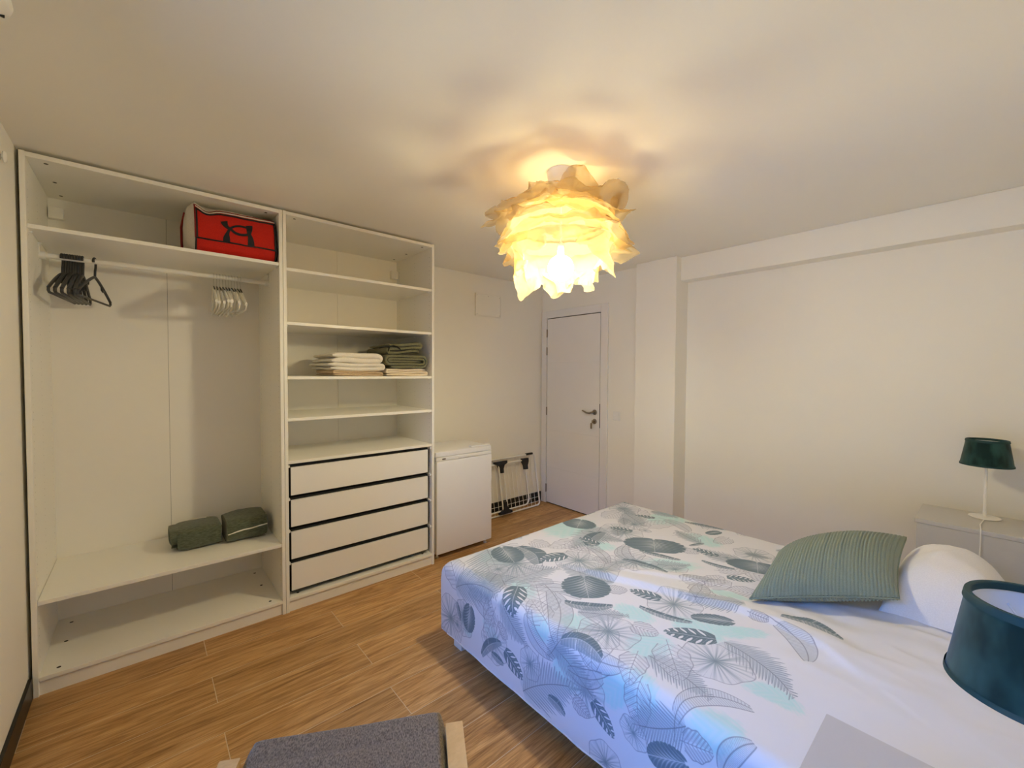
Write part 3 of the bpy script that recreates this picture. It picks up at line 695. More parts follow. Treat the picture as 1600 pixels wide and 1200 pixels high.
for i in range(10):
    h = hw0 if i == 0 else dup(hw0)
    h.location = (0.700+0.0146*i, 0.28, 1.980); h.rotation_euler = (R.uniform(-0.05, 0.05), 0, math.radians(R.uniform(-4, 4)))
    h['label'] = ORD[i]+' white wire-hook hanger from the left, in the pale row on the rail'; h['group'] = 'white hangers on the rail'

# ================================================================== PENDANT LAMP
LC = Vector((1.877, -1.357, 0))
t = thing('pendant_lamp', 'crumpled white paper pendant lamp, lit, hanging over the bed', 'lamp', (LC.x, LC.y, ZC))
obj('ceiling_cup', MB().lathe([(0.066, -0.0005), (0.066, -0.02), (0.062, -0.055), (0.050, -0.090), (0.030, -0.112), (0.010, -0.118), (0.008, -0.135), (0.0, -0.136)], n=36, cap1=False), M['white_plastic'], t, smooth=50)
obj('cord', MB().tube([(0, 0, -0.13), (0.001, 0, -0.25), (0, 0, -0.335)], 0.0032, 8), M['white_plastic'], t, smooth=60)
obj('bulb_socket', MB().lathe([(0.008, -0.330), (0.014, -0.335), (0.016, -0.385), (0.014, -0.389)], n=20), M['white_plastic'], t, smooth=50)
def globe(n=32, m=18): return MB().lathe([(0.060*math.sin(PI*k/m), 0.060*math.cos(PI*k/m)) for k in range(1, m)], n=n)
bl = globe(); bl.v = [(x, y, z-0.450) for x, y, z in bl.v]
obj('bulb', bl, M['bulb'], t, smooth=180)
def crumple(p, s, a):
    q = Vector(p)*s
    def rid(v): return 1-abs(noise.noise(v))*2
    return Vector((rid(q+Vector((3, 1, 7))), rid(q+Vector((11, 5, 2))), rid(q+Vector((1, 9, 4)))))*a
def paper_ring(z0, r0, z1, r1, ruff, kf, ph, tilt, tips, seed):
    """a band of paper from (z0,r0) at its inner top to (z1,r1) at its ruffled free edge"""
    nu, nv = 132, 16
    def fn(u, v):
        a = 2*PI*u
        r = r0+(r1-r0)*(v**0.75); z = z0+(z1-z0)*v
        w = v**1.6
        r += ruff*w*math.sin(kf*a+ph)+0.4*ruff*w*math.sin((kf*2+1)*a+ph*2.3)
        z += 0.55*ruff*w*math.cos(kf*a+ph*1.7)+tilt*v*math.cos(a-AZ)
        for ta, tw, tr, tz in tips:
            d = (a-ta+PI) % (2*PI)-PI; g = math.exp(-(d/tw)**2)*v**2.2
            r += tr*g; z += tz*g
        p = Vector((r*math.cos(a), r*math.sin(a), z))
        e = crumple(p+Vector((seed, 0, 0)), 11, 0.013*(0.35+v))+crumple(p+Vector((0, seed, 0)), 29, 0.0050*(0.4+v))
        q = p+e; q.z = min(q.z, -0.02)
        return tuple(q)
    return MB().grid(fn, nu, nv)
AZ = math.atan2(-1.367, -1.495)          # from the lamp towards the photographer (for facing the big folds as in the photo)
rgt, lft = AZ+PI/2, AZ-PI/2
rings = [
 (-0.150, 0.020, -0.225, 0.215, 0.020, 4, 2.4, 0.02, [], 22.0),
 (-0.140, 0.020, -0.190, 0.270, 0.022, 5, 0.4, 0.02, [(lft, 0.28, 0.100, -0.020), (rgt-0.5, 0.30, 0.02, 0.050), (AZ+0.35, 0.25, -0.05, 0.03)], 1.0),
 (-0.170, 0.130, -0.255, 0.290, 0.024, 6, 1.9, 0.02, [(rgt, 0.35, 0.045, 0.06), (lft+0.2, 0.25, 0.04, 0.02)], 4.0),
 (-0.200, 0.190, -0.330, 0.295, 0.026, 5, 3.1, 0.03, [(AZ-0.4, 0.5, 0.02, 0.03), (rgt, 0.25, 0.045, -0.03), (lft, 0.3, -0.02, -0.02)], 7.0),
 (-0.270, 0.215, -0.395, 0.270, 0.028, 7, 0.9, 0.035, [(rgt+0.1, 0.22, 0.070, 0.02), (lft+0.3, 0.2, 0.035, 0.0), (AZ, 0.5, 0.0, 0.03)], 10.0),
 (-0.330, 0.245, -0.455, 0.195, 0.028, 6, 2.2, 0.055, [(AZ, 0.55, 0.02, 0.020), (rgt-0.35, 0.20, 0.03, -0.070), (lft-0.5, 0.2, 0.045, -0.06), (AZ+PI, 0.35, 0.0, -0.035), (AZ+PI+0.9, 0.25, 0.0, -0.06)], 13.0),
]
for rg in rings: obj('paper_sheet', paper_ring(*rg), M['paper'], t, smooth=32)
def petal(az, z0, r0, w, h, out, curl, twist, seed):
    """a torn paper flap standing off the shade"""
    er = Vector((math.cos(az), math.sin(az), 0)); et = Vector((-math.sin(az), math.cos(az), 0))
    def fn(u, v):
        s = (u-0.5); ww = w*(1-(0.93 if h > 0.14 else 0.72)*v**1.3)*(1+0.15*math.sin(v*5+seed))
        p = er*(r0+out*v+0.5*curl*v*v-0.9*abs(s)**2*0.12)+et*(s*ww+twist*v)+Vector((0, 0, z0+h*v))
        e = crumple(p+Vector((seed, seed, 0)), 15, 0.013)
        q = p+e; q.z = min(q.z, -0.02)
        return tuple(q)
    return MB().grid(fn, 14, 12)
for a_ in [(AZ+0.62, -0.235, 0.165, 0.40, 0.235, -0.02, 0.0, 0.02, 3.0), (rgt-0.10, -0.235, 0.235, 0.20, 0.120, 0.050, 0.0, 0.03, 5.0), (rgt, -0.27, 0.270, 0.16, -0.085, 0.065, 0.02, 0.0, 6.0),
           (lft, -0.205, 0.27, 0.16, -0.03, 0.12, 0.0, -0.02, 8.0), (lft+0.3, -0.33, 0.255, 0.13, -0.075, 0.05, 0.0, 0.0, 9.0), (lft+0.9, -0.17, 0.16, 0.24, 0.055, 0.055, 0.0, 0.0, 11.0),
           (AZ+PI+0.3, -0.22, 0.18, 0.24, 0.10, 0.07, 0, 0, 12.0), (AZ+PI-0.7, -0.25, 0.2, 0.24, 0.08, 0.09, 0, 0, 14.0), (rgt-0.2, -0.38, 0.245, 0.16, -0.03, 0.09, 0.0, 0.0, 15.0), (AZ-0.5, -0.28, 0.28, 0.26, 0.03, 0.03, 0.02, -0.05, 18.0), (AZ+0.2, -0.315, 0.275, 0.36, 0.03, 0.03, 0.0, 0.06, 19.0),
           (AZ+PI-0.10, -0.43, 0.215, 0.20, -0.105, -0.01, -0.02, 0.0, 21.0), (AZ+PI-0.75, -0.42, 0.215, 0.15, -0.115, 0.02, 0.0, 0.0, 22.0), (AZ+PI+0.75, -0.41, 0.22, 0.16, -0.095, 0.02, 0.0, 0.0, 23.0), (lft-0.3, -0.39, 0.215, 0.13, -0.085, 0.03, 0.0, 0.0, 24.0)]:
    obj('paper_flap', petal(*a_), M['paper'], t, smooth=32)
# ================================================================== BED
BX0, BX1, BY0, BY1, BZ = 1.55, 3.16, YF+0.02, -0.845, 0.45   # outer cloth faces and top height
t = thing('bed', 'white double bed with low legs along the pale right wall', 'bed', (BX0, BY0, 0))
bw, bl_ = BX1-BX0, BY1-BY0
obj('base', MB().box(0.035, bw-0.035, 0.02, bl_-0.035, 0.070, 0.215, 0.012), M['mattress'], t, smooth=20)
obj('mattress', MB().box(0.028, bw-0.028, 0.012, bl_-0.028, 0.216, BZ-0.018, 0.045, 4), M['mattress'], t, smooth=20)
for x in (0.075, bw-0.075):
    for y in (0.10, bl_-0.075):
        obj('leg', MB().box(x-0.035, x+0.035, y-0.035, y+0.035, 0, 0.0695, 0.004), M['white_plastic'], t, smooth=20)

# printed cotton: the leaf print is painted into an image made here, as flat print on the cloth
LEAVES = [['W',1.666,-1.903,1.818,-1.946,0.5,0],['W',1.699,-1.055,1.897,-0.955,0.5,0],['W',1.652,-1.6,1.65,-1.724,0.5,0],['W',1.96,-1.908,1.98,-2.084,0.4,0],['W',1.592,-1.951,1.493,-2.048,0.5,0],['W',1.571,-1.511,1.518,-1.605,0.4,0],['W',1.802,-2.231,1.817,-2.369,0.35,0.1],['W',1.534,-2.169,1.595,-2.292,0.5,0],['W',1.449,-1.784,1.444,-1.644,0.5,0],['W',2.232,-0.966,2.574,-0.986,0.4,0],['W',2.285,-1.556,2.491,-1.732,0.3,0],['W',1.873,-1.698,1.887,-1.846,0.4,0],['W',2.021,-2.023,2.078,-2.131,0.4,0],['W',2.33,-2.04,2.293,-1.904,0.35,0],['W',2.887,-1.253,3.18,-1.317,0.4,0],['W',2.868,-1.506,2.831,-1.708,0.4,0],['W',1.294,-1.097,1.375,-1.016,0.4,0],['W',1.368,-1.297,1.415,-1.21,0.4,0],['W',2.345,-1.337,2.28,-1.15,0.35,0],['W',1.446,-1.867,1.55,-1.961,0.4,0],['W',1.65,-1.406,1.678,-1.263,0.4,0],['W',2.133,-2.178,2.068,-2.084,0.3,0],['P',1.81,-0.881,1.629,-1.251,0.42,0],['P',1.644,-1.234,1.912,-1.289,0.4,0.08],['P',1.558,-1.313,1.445,-1.476,0.38,-0.05],['P',1.509,-1.643,1.425,-1.827,0.36,0.06],['P',1.24,-1.471,1.401,-1.717,0.42,0.05],['P',2.033,-1.567,1.972,-1.306,0.34,0.05],['P',1.534,-2.158,1.433,-1.985,0.42,0.04],['P',1.969,-2.093,1.877,-2.322,0.36,0.1],['P',2.272,-2.052,2.153,-1.851,0.3,0.06],['P',2.38,-1.141,2.472,-1.314,0.35,0.05],['P',2.564,-1.091,2.217,-1.185,0.38,0.05],['P',3.084,-1.136,3.096,-1.309,0.35,0],['P',2.918,-1.03,2.8,-1.236,0.4,0],['P',1.478,-0.973,1.562,-1.244,0.4,0.08],['P',2.791,-1.63,2.86,-1.449,0.3,0.05],['P',2.843,-1.843,2.876,-1.95,0.35,0],['P',2.423,-0.738,2.168,-0.754,0.4,0],['P',1.586,-1.191,1.728,-1.115,0.4,0],['P',1.615,-1.694,1.468,-1.619,0.36,0.04],['H',1.623,-1.832,1.786,-1.716,0.55,0],['H',1.754,-2.148,1.935,-2.082,0.58,0],['H',1.715,-1.203,1.926,-1.022,0.5,0],['H',1.993,-1.375,2.176,-1.255,0.6,0],['H',1.976,-1.879,2.177,-1.805,0.5,0],['H',1.321,-1.506,1.447,-1.519,0.45,0],['H',1.433,-1.953,1.369,-2.033,0.4,0],['H',2.711,-1.771,2.709,-1.845,0.5,0],['H',2.318,-1.669,2.437,-1.72,0.35,0],['H',2.473,-1.067,2.432,-1.136,0.7,0],['H',1.268,-0.995,1.332,-0.974,0.5,0],['H',2.701,-1.314,2.749,-1.302,0.7,0],['H',1.66,-1.123,1.754,-1.103,0.5,0],['L',1.61,-1.519,1.739,-1.345,0.45,0],['L',1.668,-1.921,1.544,-1.965,0.42,0],['L',1.799,-1.965,1.661,-2.082,0.4,0],['L',1.802,-1.814,1.824,-1.913,0.5,0],['L',1.957,-1.589,2.023,-1.645,0.55,0],['L',2.278,-1.776,2.387,-1.84,0.45,0],['L',2.427,-2.045,2.372,-1.944,0.45,0],['L',2.068,-0.969,2.103,-1.088,0.5,0],['L',1.409,-1.245,1.536,-1.236,0.35,0],['L',1.49,-2.155,1.51,-2.237,0.55,0],['L',1.371,-1.74,1.348,-1.817,0.45,0],['L',1.49,-1.279,1.33,-1.219,0.3,0],['L',2.166,-1.344,2.196,-1.444,0.4,0],['L',2.531,-1.834,2.613,-1.938,0.35,0],['L',2.879,-0.997,2.721,-0.991,0.5,0],['L',2.622,-1.573,2.652,-1.681,0.4,0],['L',1.576,-1.565,1.636,-1.421,0.4,0],['L',1.4,-1.362,1.462,-1.313,0.35,0],['L',2.327,-1.877,2.45,-1.924,0.4,0],['L',3.239,-1.234,3.247,-1.098,0.4,0],['L',2.221,-2.089,2.225,-2.157,0.4,0],['S',1.747,-1.437,1.534,-1.656,0.17,0.1],['S',1.538,-2.125,1.706,-2.279,0.16,0.22],['S',2.227,-2.19,2.074,-2.326,0.2,0.15],['S',1.476,-2.263,1.589,-2.325,0.22,0.1],['S',2.256,-1.24,2.177,-1.428,0.16,0.12],['S',1.572,-1.468,1.463,-1.644,0.16,-0.15],['S',1.776,-1.461,1.802,-1.563,0.2,0.1],['S',2.425,-1.362,2.29,-1.525,0.2,-0.2],['S',3.002,-1.291,2.917,-1.497,0.2,0.1],['S',1.513,-1.866,1.465,-1.716,0.2,0.1],['B',1.732,-1.528,1.858,-1.685,0.17,-0.12],['B',1.548,-1.668,1.564,-1.846,0.22,0.15],['B',2.436,-1.448,2.495,-1.655,0.11,-0.05],['B',2.58,-1.728,2.595,-1.889,0.12,-0.05],['B',1.943,-1.758,1.995,-1.96,0.11,-0.08],['B',3.066,-1.392,3.11,-1.619,0.11,0.04],['B',2.27,-1.452,2.295,-1.692,0.12,0.08],['B',1.304,-1.614,1.282,-1.701,0.25,0.1],['B',1.964,-0.97,1.894,-1.204,0.28,0.15],['B',2.28,-2.183,2.3,-2.378,0.2,0.2],['B',2.007,-0.847,2.132,-0.881,0.2,0.05],['B',2.622,-0.844,2.778,-0.877,0.2,0.05],['B',2.269,-1.23,2.509,-1.15,0.2,0.1],['B',1.296,-1.263,1.286,-1.347,0.25,0],['B',2.705,-1.601,2.802,-1.639,0.15,0],['B',1.248,-1.192,1.373,-1.33,0.15,0.1],['B',1.409,-0.984,1.327,-1.016,0.2,0],['B',3.358,-1.403,3.182,-1.351,0.15,0],['R',1.97,-1.436,1.829,-1.581,0.58,0],['R',2.65,-1.409,2.476,-1.519,0.85,0],['R',1.445,-1.097,1.304,-1.077,0.36,0],['R',2.124,-2.071,2.031,-1.937,0.24,0],['R',2.78,-1.925,2.64,-1.978,1.0,0],['R',1.435,-2.17,1.373,-2.041,0.33,0],['R',1.892,-0.908,1.813,-1.11,0.42,0],['R',2.573,-0.926,2.431,-1.005,0.7,0],['R',3.065,-1.623,2.958,-1.583,0.3,0],['D',2.076,-1.23,1.928,-1.179,0.36,0],['D',2.645,-1.266,2.608,-1.128,0.3,0],['D',2.064,-1.787,2.031,-1.652,0.32,0],['D',1.96,-2.067,1.859,-1.914,0.3,0],['D',1.661,-1.307,1.52,-1.409,0.36,0],['D',1.354,-1.355,1.286,-1.47,0.34,0],['D',1.413,-1.827,1.337,-1.917,0.32,0],['D',2.701,-1.763,2.684,-1.626,0.25,0],['D',2.324,-1.255,2.322,-1.115,0.3,0],['D',2.968,-1.231,2.935,-1.096,0.25,0],['D',2.486,-1.893,2.54,-2.001,0.3,0],['D',3.163,-0.99,3.115,-0.833,0.3,0],['D',3.226,-1.965,3.188,-1.838,0.22,0]]
SX0, SY0, SW, SH = 1.14, -2.98, 2.42, 2.58
def make_print(res=2300):
    ppm = res/SW; Wp, Hp = res, int(SH*ppm)
    img = np.empty((Hp, Wp, 3), np.float32); img[:] = (0.86, 0.86, 0.862)
    rg = np.random.RandomState(5)
    low = rg.rand(24, 24).astype(np.float32)
    def sm(a, b, x): t_ = np.clip((x-a)/(b-a), 0, 1); return t_*t_*(3-2*t_)
    DARK = np.array([0.42, 0.485, 0.51], np.float32); MID = np.array([0.60, 0.645, 0.67], np.float32)
    LINE = np.array([0.53, 0.535, 0.565], np.float32); MINT = np.array([0.715, 0.855, 0.835], np.float32)
    PALE = np.array([0.80, 0.81, 0.825], np.float32)
    nw = sum(1 for q in LEAVES if q[0] == 'W'); fill = []
    for k in range(95):
        x, y = rg.uniform(1.15, 3.5), rg.uniform(-2.2, -0.45)
        if y < -1.95-0.10*max(0, 2.2-x): continue
        an = rg.uniform(0, 6.283); l_ = rg.uniform(0.13, 0.23); ty = 'LPLHSLPH'[k % 8]
        fill.append((ty, x, y, x+l_*math.cos(an), y+l_*math.sin(an), {'L': 0.40, 'P': 0.38, 'H': 0.5, 'S': 0.2}[ty], rg.uniform(-0.1, 0.1)))
    for li, (ty, bx, by, ex, ey, hw_, cv) in enumerate(LEAVES[:nw]+fill+LEAVES[nw:]):
        ln = math.hypot(ex-bx, ey-by)
        if ln < 0.03: continue
        if ty == 'R' and ln < 0.09: hw_ = hw_*min(1, 0.11/ln)
        half = max(hw_, 0.25)*ln*1.5+abs(cv)*ln*1.2
        cxm, cym = (bx+ex)/2, (by+ey)/2; rad = ln*0.62+half
        i0, i1 = int((cxm-rad-SX0)*ppm), int((cxm+rad-SX0)*ppm); j0, j1 = int((cym-rad-SY0)*ppm), int((cym+rad-SY0)*ppm)
        i0, j0, i1, j1 = max(i0, 0), max(j0, 0), min(i1, Wp), min(j1, Hp)
        if i1-i0 < 3 or j1-j0 < 3: continue
        gx, gy = np.meshgrid((np.arange(i0, i1)+0.5)/ppm+SX0, (np.arange(j0, j1)+0.5)/ppm+SY0)
        ux, uy = (ex-bx)/ln, (ey-by)/ln
        u = (((gx-bx)*ux+(gy-by)*uy)/ln).astype(np.float32); v = ((-(gx-bx)*uy+(gy-by)*ux)/ln).astype(np.float32)
        v = v-cv*4*u*(1-u); px = 1.0/(ppm*ln); aa = 1.5*px; av = np.abs(v); uc = np.clip(u, 0, 1)
        reg = img[j0:j1, i0:i1]
        def put(al, col):
            al = np.clip(al, 0, 1)[..., None]; reg[:] = reg*(1-al)+np.asarray(col, np.float32)*al
        wob = (np.sin(u*23+li)+np.sin(v*31+li*2)+np.sin((u+v)*47))/3
        lw = max(0.0016/ln, 0.9*px)
        def line(d, w=1.0): return np.clip(1-np.abs(d)/(lw*w)*0.8, 0, 1)
        if ty == 'W':
            d = ((u-0.5)/0.62)**2+(v/hw_)**2; fe = 0.5+0.5*np.sin((u*0.9+av*1.2)*34+li)
            put((1-sm(0.35, 1.15, d+0.22*wob))*(0.62+0.25*fe), MINT)
        elif ty == 'R':
            th = np.arctan2(v, u-0.12); h = hw_*np.sqrt(np.clip(1-(2*uc-1)**2, 0, 1))**0.85*(1-0.05*np.abs(np.sin(u*31))-0.10*np.exp(-(((u*5.3+0.31*li+0.4*np.sign(v)) % 1-0.5)/0.06)**2))
            m = sm(0, aa*1.5, h-av)*(u > 0)*(u < 1)
            m = m*(1-sm(0, 0.05, 0.10-u)*sm(0, 0.03, 0.05-av))
            av2 = u-0.42*np.sqrt(av/hw_+1e-4)*0.9; ray = (0.5+0.5*np.sin(av2*58+0.5*np.sin(th*7)))**2; cen = np.exp(-(av/(0.34*hw_*(0.6+0.8*ray)))**2)*np.exp(-((u-0.45)/0.36)**2)
            put(m*0.95, DARK); put(m*np.clip(cen*(0.30+0.62*ray), 0, 0.80), PALE); put(m*0.10*(ray > 0.8), PALE)
            put(line(v)*m, PALE)
        elif ty == 'D':
            h = hw_*np.clip(np.sin(PI*np.clip(uc*0.93+0.07, 0, 1)), 0, 1)**0.55*(1-0.25*uc)
            a = u-av*0.75; fr = np.abs((a*5.6+0.25*np.sign(v)) % 1-0.5)
            q_ = np.clip(av/(h+1e-4), 0, 1); op = (np.floor(a*5.6+0.25*np.sign(v)) % 2 == 0)
            slit = (fr < 0.05+0.16*np.sin(PI*np.clip((q_-0.25)/0.68, 0, 1))+0.10*op*np.clip(q_-0.6, 0, 1))*(q_ > 0.25)*((q_ < 0.93) | op)*(a > 0.02)
            m = sm(0, aa*1.5, h-av)*(u > 0)*(u < 1); mm = m*(1-slit)
            put(m*slit*0.9, (0.86, 0.86, 0.865)); put(mm*0.96, DARK)
            put(mm*line(np.abs((a*5.6+0.25*np.sign(v)) % 1)*0.18, 1.2)*0.55, PALE); put(line(v, 1.3)*m*0.8, PALE)
        elif ty == 'B':
            h = hw_*np.sin(PI*np.clip(uc*0.9+0.06, 0, 1))**0.5; a = u-av*0.35
            cut = (np.abs((a*2.7+0.4+0.3*np.sign(v)) % 1-0.5) > 0.485)*(av > 0.12*h)
            m = sm(0, aa*1.5, h*(1-0.06*np.abs(np.sin(a*70)))-av)*(u > 0)*(u < 1)*(1-cut)
            st = 0.5+0.5*np.sin(a*95); put(m*(v > 0)*(0.80+0.18*st), DARK*0.98); put(m*(v <= 0)*(0.62+0.3*st), MID*0.9)
            put(line(v)*m*0.8, PALE)
        elif ty == 'P':
            h = hw_*np.clip(np.sin(PI*np.clip(uc*0.82+0.13, 0, 1)), 0, 1)**0.7; a = u-av*0.85
            k_ = 19.0; ph = (a*k_+0.3*np.sign(v)) % 1; tip = 1-av/(h*(0.86+0.14*np.sin(np.floor(a*k_)*2.7+li))+1e-5)
            m = sm(0, 0.10, tip)*sm(0, 0.08, 0.38*np.clip(tip, 0, 1)**0.45-np.abs(ph-0.5))*(a > 0.0)*(u < 1.12)*(u > 0)
            put(m*(0.45+0.50*np.clip(1-tip, 0, 1)), MID*0.96); put(0.42*sm(0, 0.5, tip)*(u > 0)*(u < 1), MID*1.12); put(m*line(np.abs(ph-0.5)/k_-0.28/k_*np.clip(tip, 0, 1)**0.45, 0.8)*0.7, LINE*0.9)
            put(line(v, 1.1)*(u > 0)*(u < 1)*0.9, LINE*0.85)
        elif ty == 'H':
            th = np.arctan2(v, u-0.45); r = np.sqrt((u-0.45)**2+(v*0.5/hw_)**2); R0 = 0.52*(1+0.045*np.sin(th*7+li))
            put((1-sm(R0-0.02, R0, r))*0.35, PALE); put(line((r-R0)*0.9)*0.75, LINE)
            ry = 0.5+0.5*np.sin(th*19+2*np.sin(th*5+li)); ry2 = 0.5+0.5*np.sin(th*31+li)
            put(np.exp(-(r/(0.10+0.26*ry*ry))**1.5)*0.85*(r < R0), DARK*1.08); put((ry2 > 0.97)*(r < R0)*(r > 0.1)*0.22, LINE)
        elif ty == 'L':
            h = hw_*np.clip(np.sin(PI*np.clip(uc*0.88+0.10, 0, 1)), 0, 1)**0.6*(1-0.30*uc)*(1+0.05*np.sin(u*19+li))
            ins = (u > 0)*(u < 1)*(av < h); a = u-av*0.8
            put(sm(0, aa, h-av)*(u > 0)*(u < 1)*0.30, PALE*1.06)
            put(line((h-av)*0.9, 1.1)*(u > -0.01)*(u < 1.01)*0.85, LINE); put(line(v)*(u > -0.15)*(u < 1)*0.8, LINE)
            f = (a*7) % 1; put(ins*line(np.minimum(f, 1-f)/7*0.75)*0.75, LINE); put(ins*line((np.abs(f-0.5)-0.14-0.1*av/h.clip(1e-4))/7, 0.8)*(av > 0.2*h)*0.45, LINE)
        elif ty == 'S':
            h = hw_*np.sin(PI*np.clip(uc*0.9+0.07, 0, 1))**0.5; ins = (u > 0)*(u < 1)*(av < h); a = u-av*0.3
            put(ins*0.30, MID*1.15); put(line((h-av), 1.2)*(u > 0)*(u < 1)*0.9, LINE*0.95)
            put(line(v, 1.3)*(u > -0.2)*(u < 1)*0.85, LINE*0.9); f = (a*30) % 1; put(ins*(f < 0.30)*0.42, LINE)
    rgba = np.ones((Hp, Wp, 4), np.float32); rgba[..., :3] = img
    im = bpy.data.images.new('leaf_print', Wp, Hp, alpha=False); im.pixels.foreach_set(rgba.ravel()); im.update(); im.pack()
    return im
def print_mat():
    m, nt, b = new_mat('leaf_printed_cotton'); N, L = nt.nodes.new, nt.links.new
    tx = N('ShaderNodeTexImage'); tx.image = make_print(); tx.interpolation = 'Cubic'; tx.extension = 'EXTEND'
    uv = N('ShaderNodeUVMap'); uv.uv_map = 'cloth'; L(uv.outputs[0], tx.inputs['Vector'])
    L(tx.outputs['Color'], b.inputs['Base Color'])
    b.inputs['Roughness'].default_value = 0.85; b.inputs['Specular IOR Level'].default_value = 0.2
    tc = N('ShaderNodeTexCoord'); n = N('ShaderNodeTexNoise'); n.inputs['Scale'].default_value = 420
    L(tc.outputs['Object'], n.inputs['Vector'])
    bp = N('ShaderNodeBump'); bp.inputs['Strength'].default_value = 0.12; bp.inputs['Distance'].default_value = 0.001
    L(n.outputs['Fac'], bp.inputs['Height']); L(bp.outputs['Normal'], b.inputs['Normal'])
    return m
RC = 0.05
def drop(d, z0=BZ):
    """distance past the edge -> (outward from the arc start, down)"""
    if d <= 0: return d, 0.0
    L_ = RC*PI/2
    if d < L_: a = d/RC; return RC*math.sin(a), RC*(1-math.cos(a))
    return RC, RC+(d-L_)
RIDGE = [(1.98, -1.28), (2.03, -1.45), (2.10, -1.66), (2.16, -1.86), (2.22, -2.02), (2.24, -2.18), (2.20, -2.34), (2.10, -2.50)]
RIDGE2 = [(2.10, -1.40), (2.22, -1.62), (2.36, -1.86), (2.46, -2.02)]
def ridge(x, y, pts, hgt, steep, soft):
    best = None
    for (ax, ay), (bx, by) in zip(pts[:-1], pts[1:]):
        dx, dy = bx-ax, by-ay; L2 = dx*dx+dy*dy; tt = ((x-ax)*dx+(y-ay)*dy)/L2; t_ = min(1, max(0, tt))
        qx, qy = ax+dx*t_, ay+dy*t_; d = math.hypot(x-qx, y-qy); s = dx*(y-qy)-dy*(x-qx)
        if best is None or d < best[0]: best = (d, s)
    d, s = best
    e0 = math.hypot(x-pts[0][0], y-pts[0][1]); e1 = math.hypot(x-pts[-1][0], y-pts[-1][1]); f = min(1, e0/0.25)*min(1, e1/0.25)
    return hgt*f*math.exp(-(d/(soft if s > 0 else steep))**2)
def cloth_point(s, t_):
    # s across the bed (X on top), t along it (Y on top)
    ox, dzx = (0, 0); xs = s; yt = t_
    dl = (BX0+RC)-s; dr = s-(BX1-RC); df = t_-(BY1-RC)
    down = 0.0; outx = 0; outy = 0
    o1, d1_ = drop(dl) if dl > 0 else (0, 0); o2, d2_ = drop(dr) if dr > 0 else (0, 0); o3, d3_ = drop(df) if df > 0 else (0, 0)
    x = (BX0+RC-o1) if dl > 0 else ((BX1-RC+o2) if dr > 0 else s)
    y = (BY1-RC+o3) if df > 0 else t_
    dx_ = max(d1_, d2_); down = (dx_**4+d3_**4)**0.25 if (dx_ > 0 and d3_ > 0) else max(dx_, d3_)
    z = BZ-down
    top = max(0.0, 1-down/0.10)
    wr = 0.0
    wr += 0.0045*nz(x*2.3+0.8*y, y*4.2-x*1.1, 3.0)+0.0030*nz(x*6.0+y*3, y*9-x*4, 9.0)
    wr += 0.0022*(1-abs(nz(x*5+y*7, y*4-x*3, 21)))*1.0
    hz = max(0.0, min(1.0, (-1.9-y)/0.5))*max(0.0, min(1.0, (x-1.9)/0.4))   # more creases towards the pillow
    wr += hz*(0.011*(1-2*abs(nz(x*7.5, y*3.2, 33)))+0.006*nz(x*14, y*6, 41))
    wr += ridge(x, y, RIDGE, 0.020, 0.012, 0.10)+ridge(x, y, RIDGE2, 0.010, 0.010, 0.06)
    z += wr*top
    # hanging part: soft vertical flutes
    side = 1-top
    if dl > 0: x -= side*(0.006+0.007*nz(y*3.4, z*1.2, 5)+0.003*nz(y*11, z*2, 8))
    if dr > 0: x += side*0.006*nz(y*4, z*1.2, 6)
    if df > 0: y += side*(0.006+0.009*nz(x*3.8, z*1.2, 7))
    return (x, y, max(z, 0.02))
S0 = BX0+RC-(RC*PI/2+0.312); S1 = BX1-RC+RC*PI/2+0.30; T0 = YF+0.05; T1 = BY1-RC+RC*PI/2+0.305
NU, NV = 230, 235
db = MB().grid(lambda u, v: cloth_point(S0+(S1-S0)*u, T0+(T1-T0)*v), NU, NV)
dv = obj('duvet', db, print_mat(), smooth=180)
uvl = dv.data.uv_layers.new(name='cloth')
co = np.empty(len(dv.data.loops), np.int32); dv.data.loops.foreach_get('vertex_index', co)
uu = S0+(S1-S0)*((co % (NU+1))/NU); vv = T0+(T1-T0)*((co//(NU+1))/NV)
uvl.data.foreach_set('uv', np.stack([(uu-SX0)/SW, (vv-SY0)/SH], -1).astype(np.float32).ravel())
tag(dv, 'white duvet printed with grey tropical leaves, spread over the bed', 'duvet')
# hem band along the lower edge
hm = [cloth_point(S0, T0+(BY1-RC-T0)*k/120) for k in range(121)]
obj('hem', MB().tube([(x-0.0005, y, z) for x, y, z in hm], 0.0028, 5), M['pillow'], dv, smooth=60)

# pillow
t = thing('pillow', 'plump white pillow at the head of the bed behind the green cushion', 'pillow', (2.945, -2.615, BZ+0.004), 0.0)
def pillow_fn(w, d, h, seed, wr=0.01):
    def fn(u, v):
        a, b = 2*u-1, 2*v-1
        ex = 1-0.06*(1-abs(b)**2.2); ey = 1-0.07*(1-abs(a)**2.2)
        prof = max(0, (1-abs(a)**2.3))**0.62*max(0, (1-abs(b)**2.3))**0.62
        return a*w*ex, b*d*ey, prof
    return fn
pf = pillow_fn(0.30, 0.190, 0.2, 1)
def top_fn(u, v):
    x, y, p = pf(u, v); z = 0.006+0.222*p**0.9
    z += p**0.3*(0.013*(1-2*abs(nz(x*5+2*y, y*6, 2)))+0.008*nz(x*11, y*13, 5))
    return (x, y, z)
def bot_fn(u, v): x, y, p = pf(u, v); return (x, y, 0.006-0.005*p)
obj('case', MB().grid(top_fn, 60, 44).grid(bot_fn, 24, 16), M['pillow'], t, smooth=180)
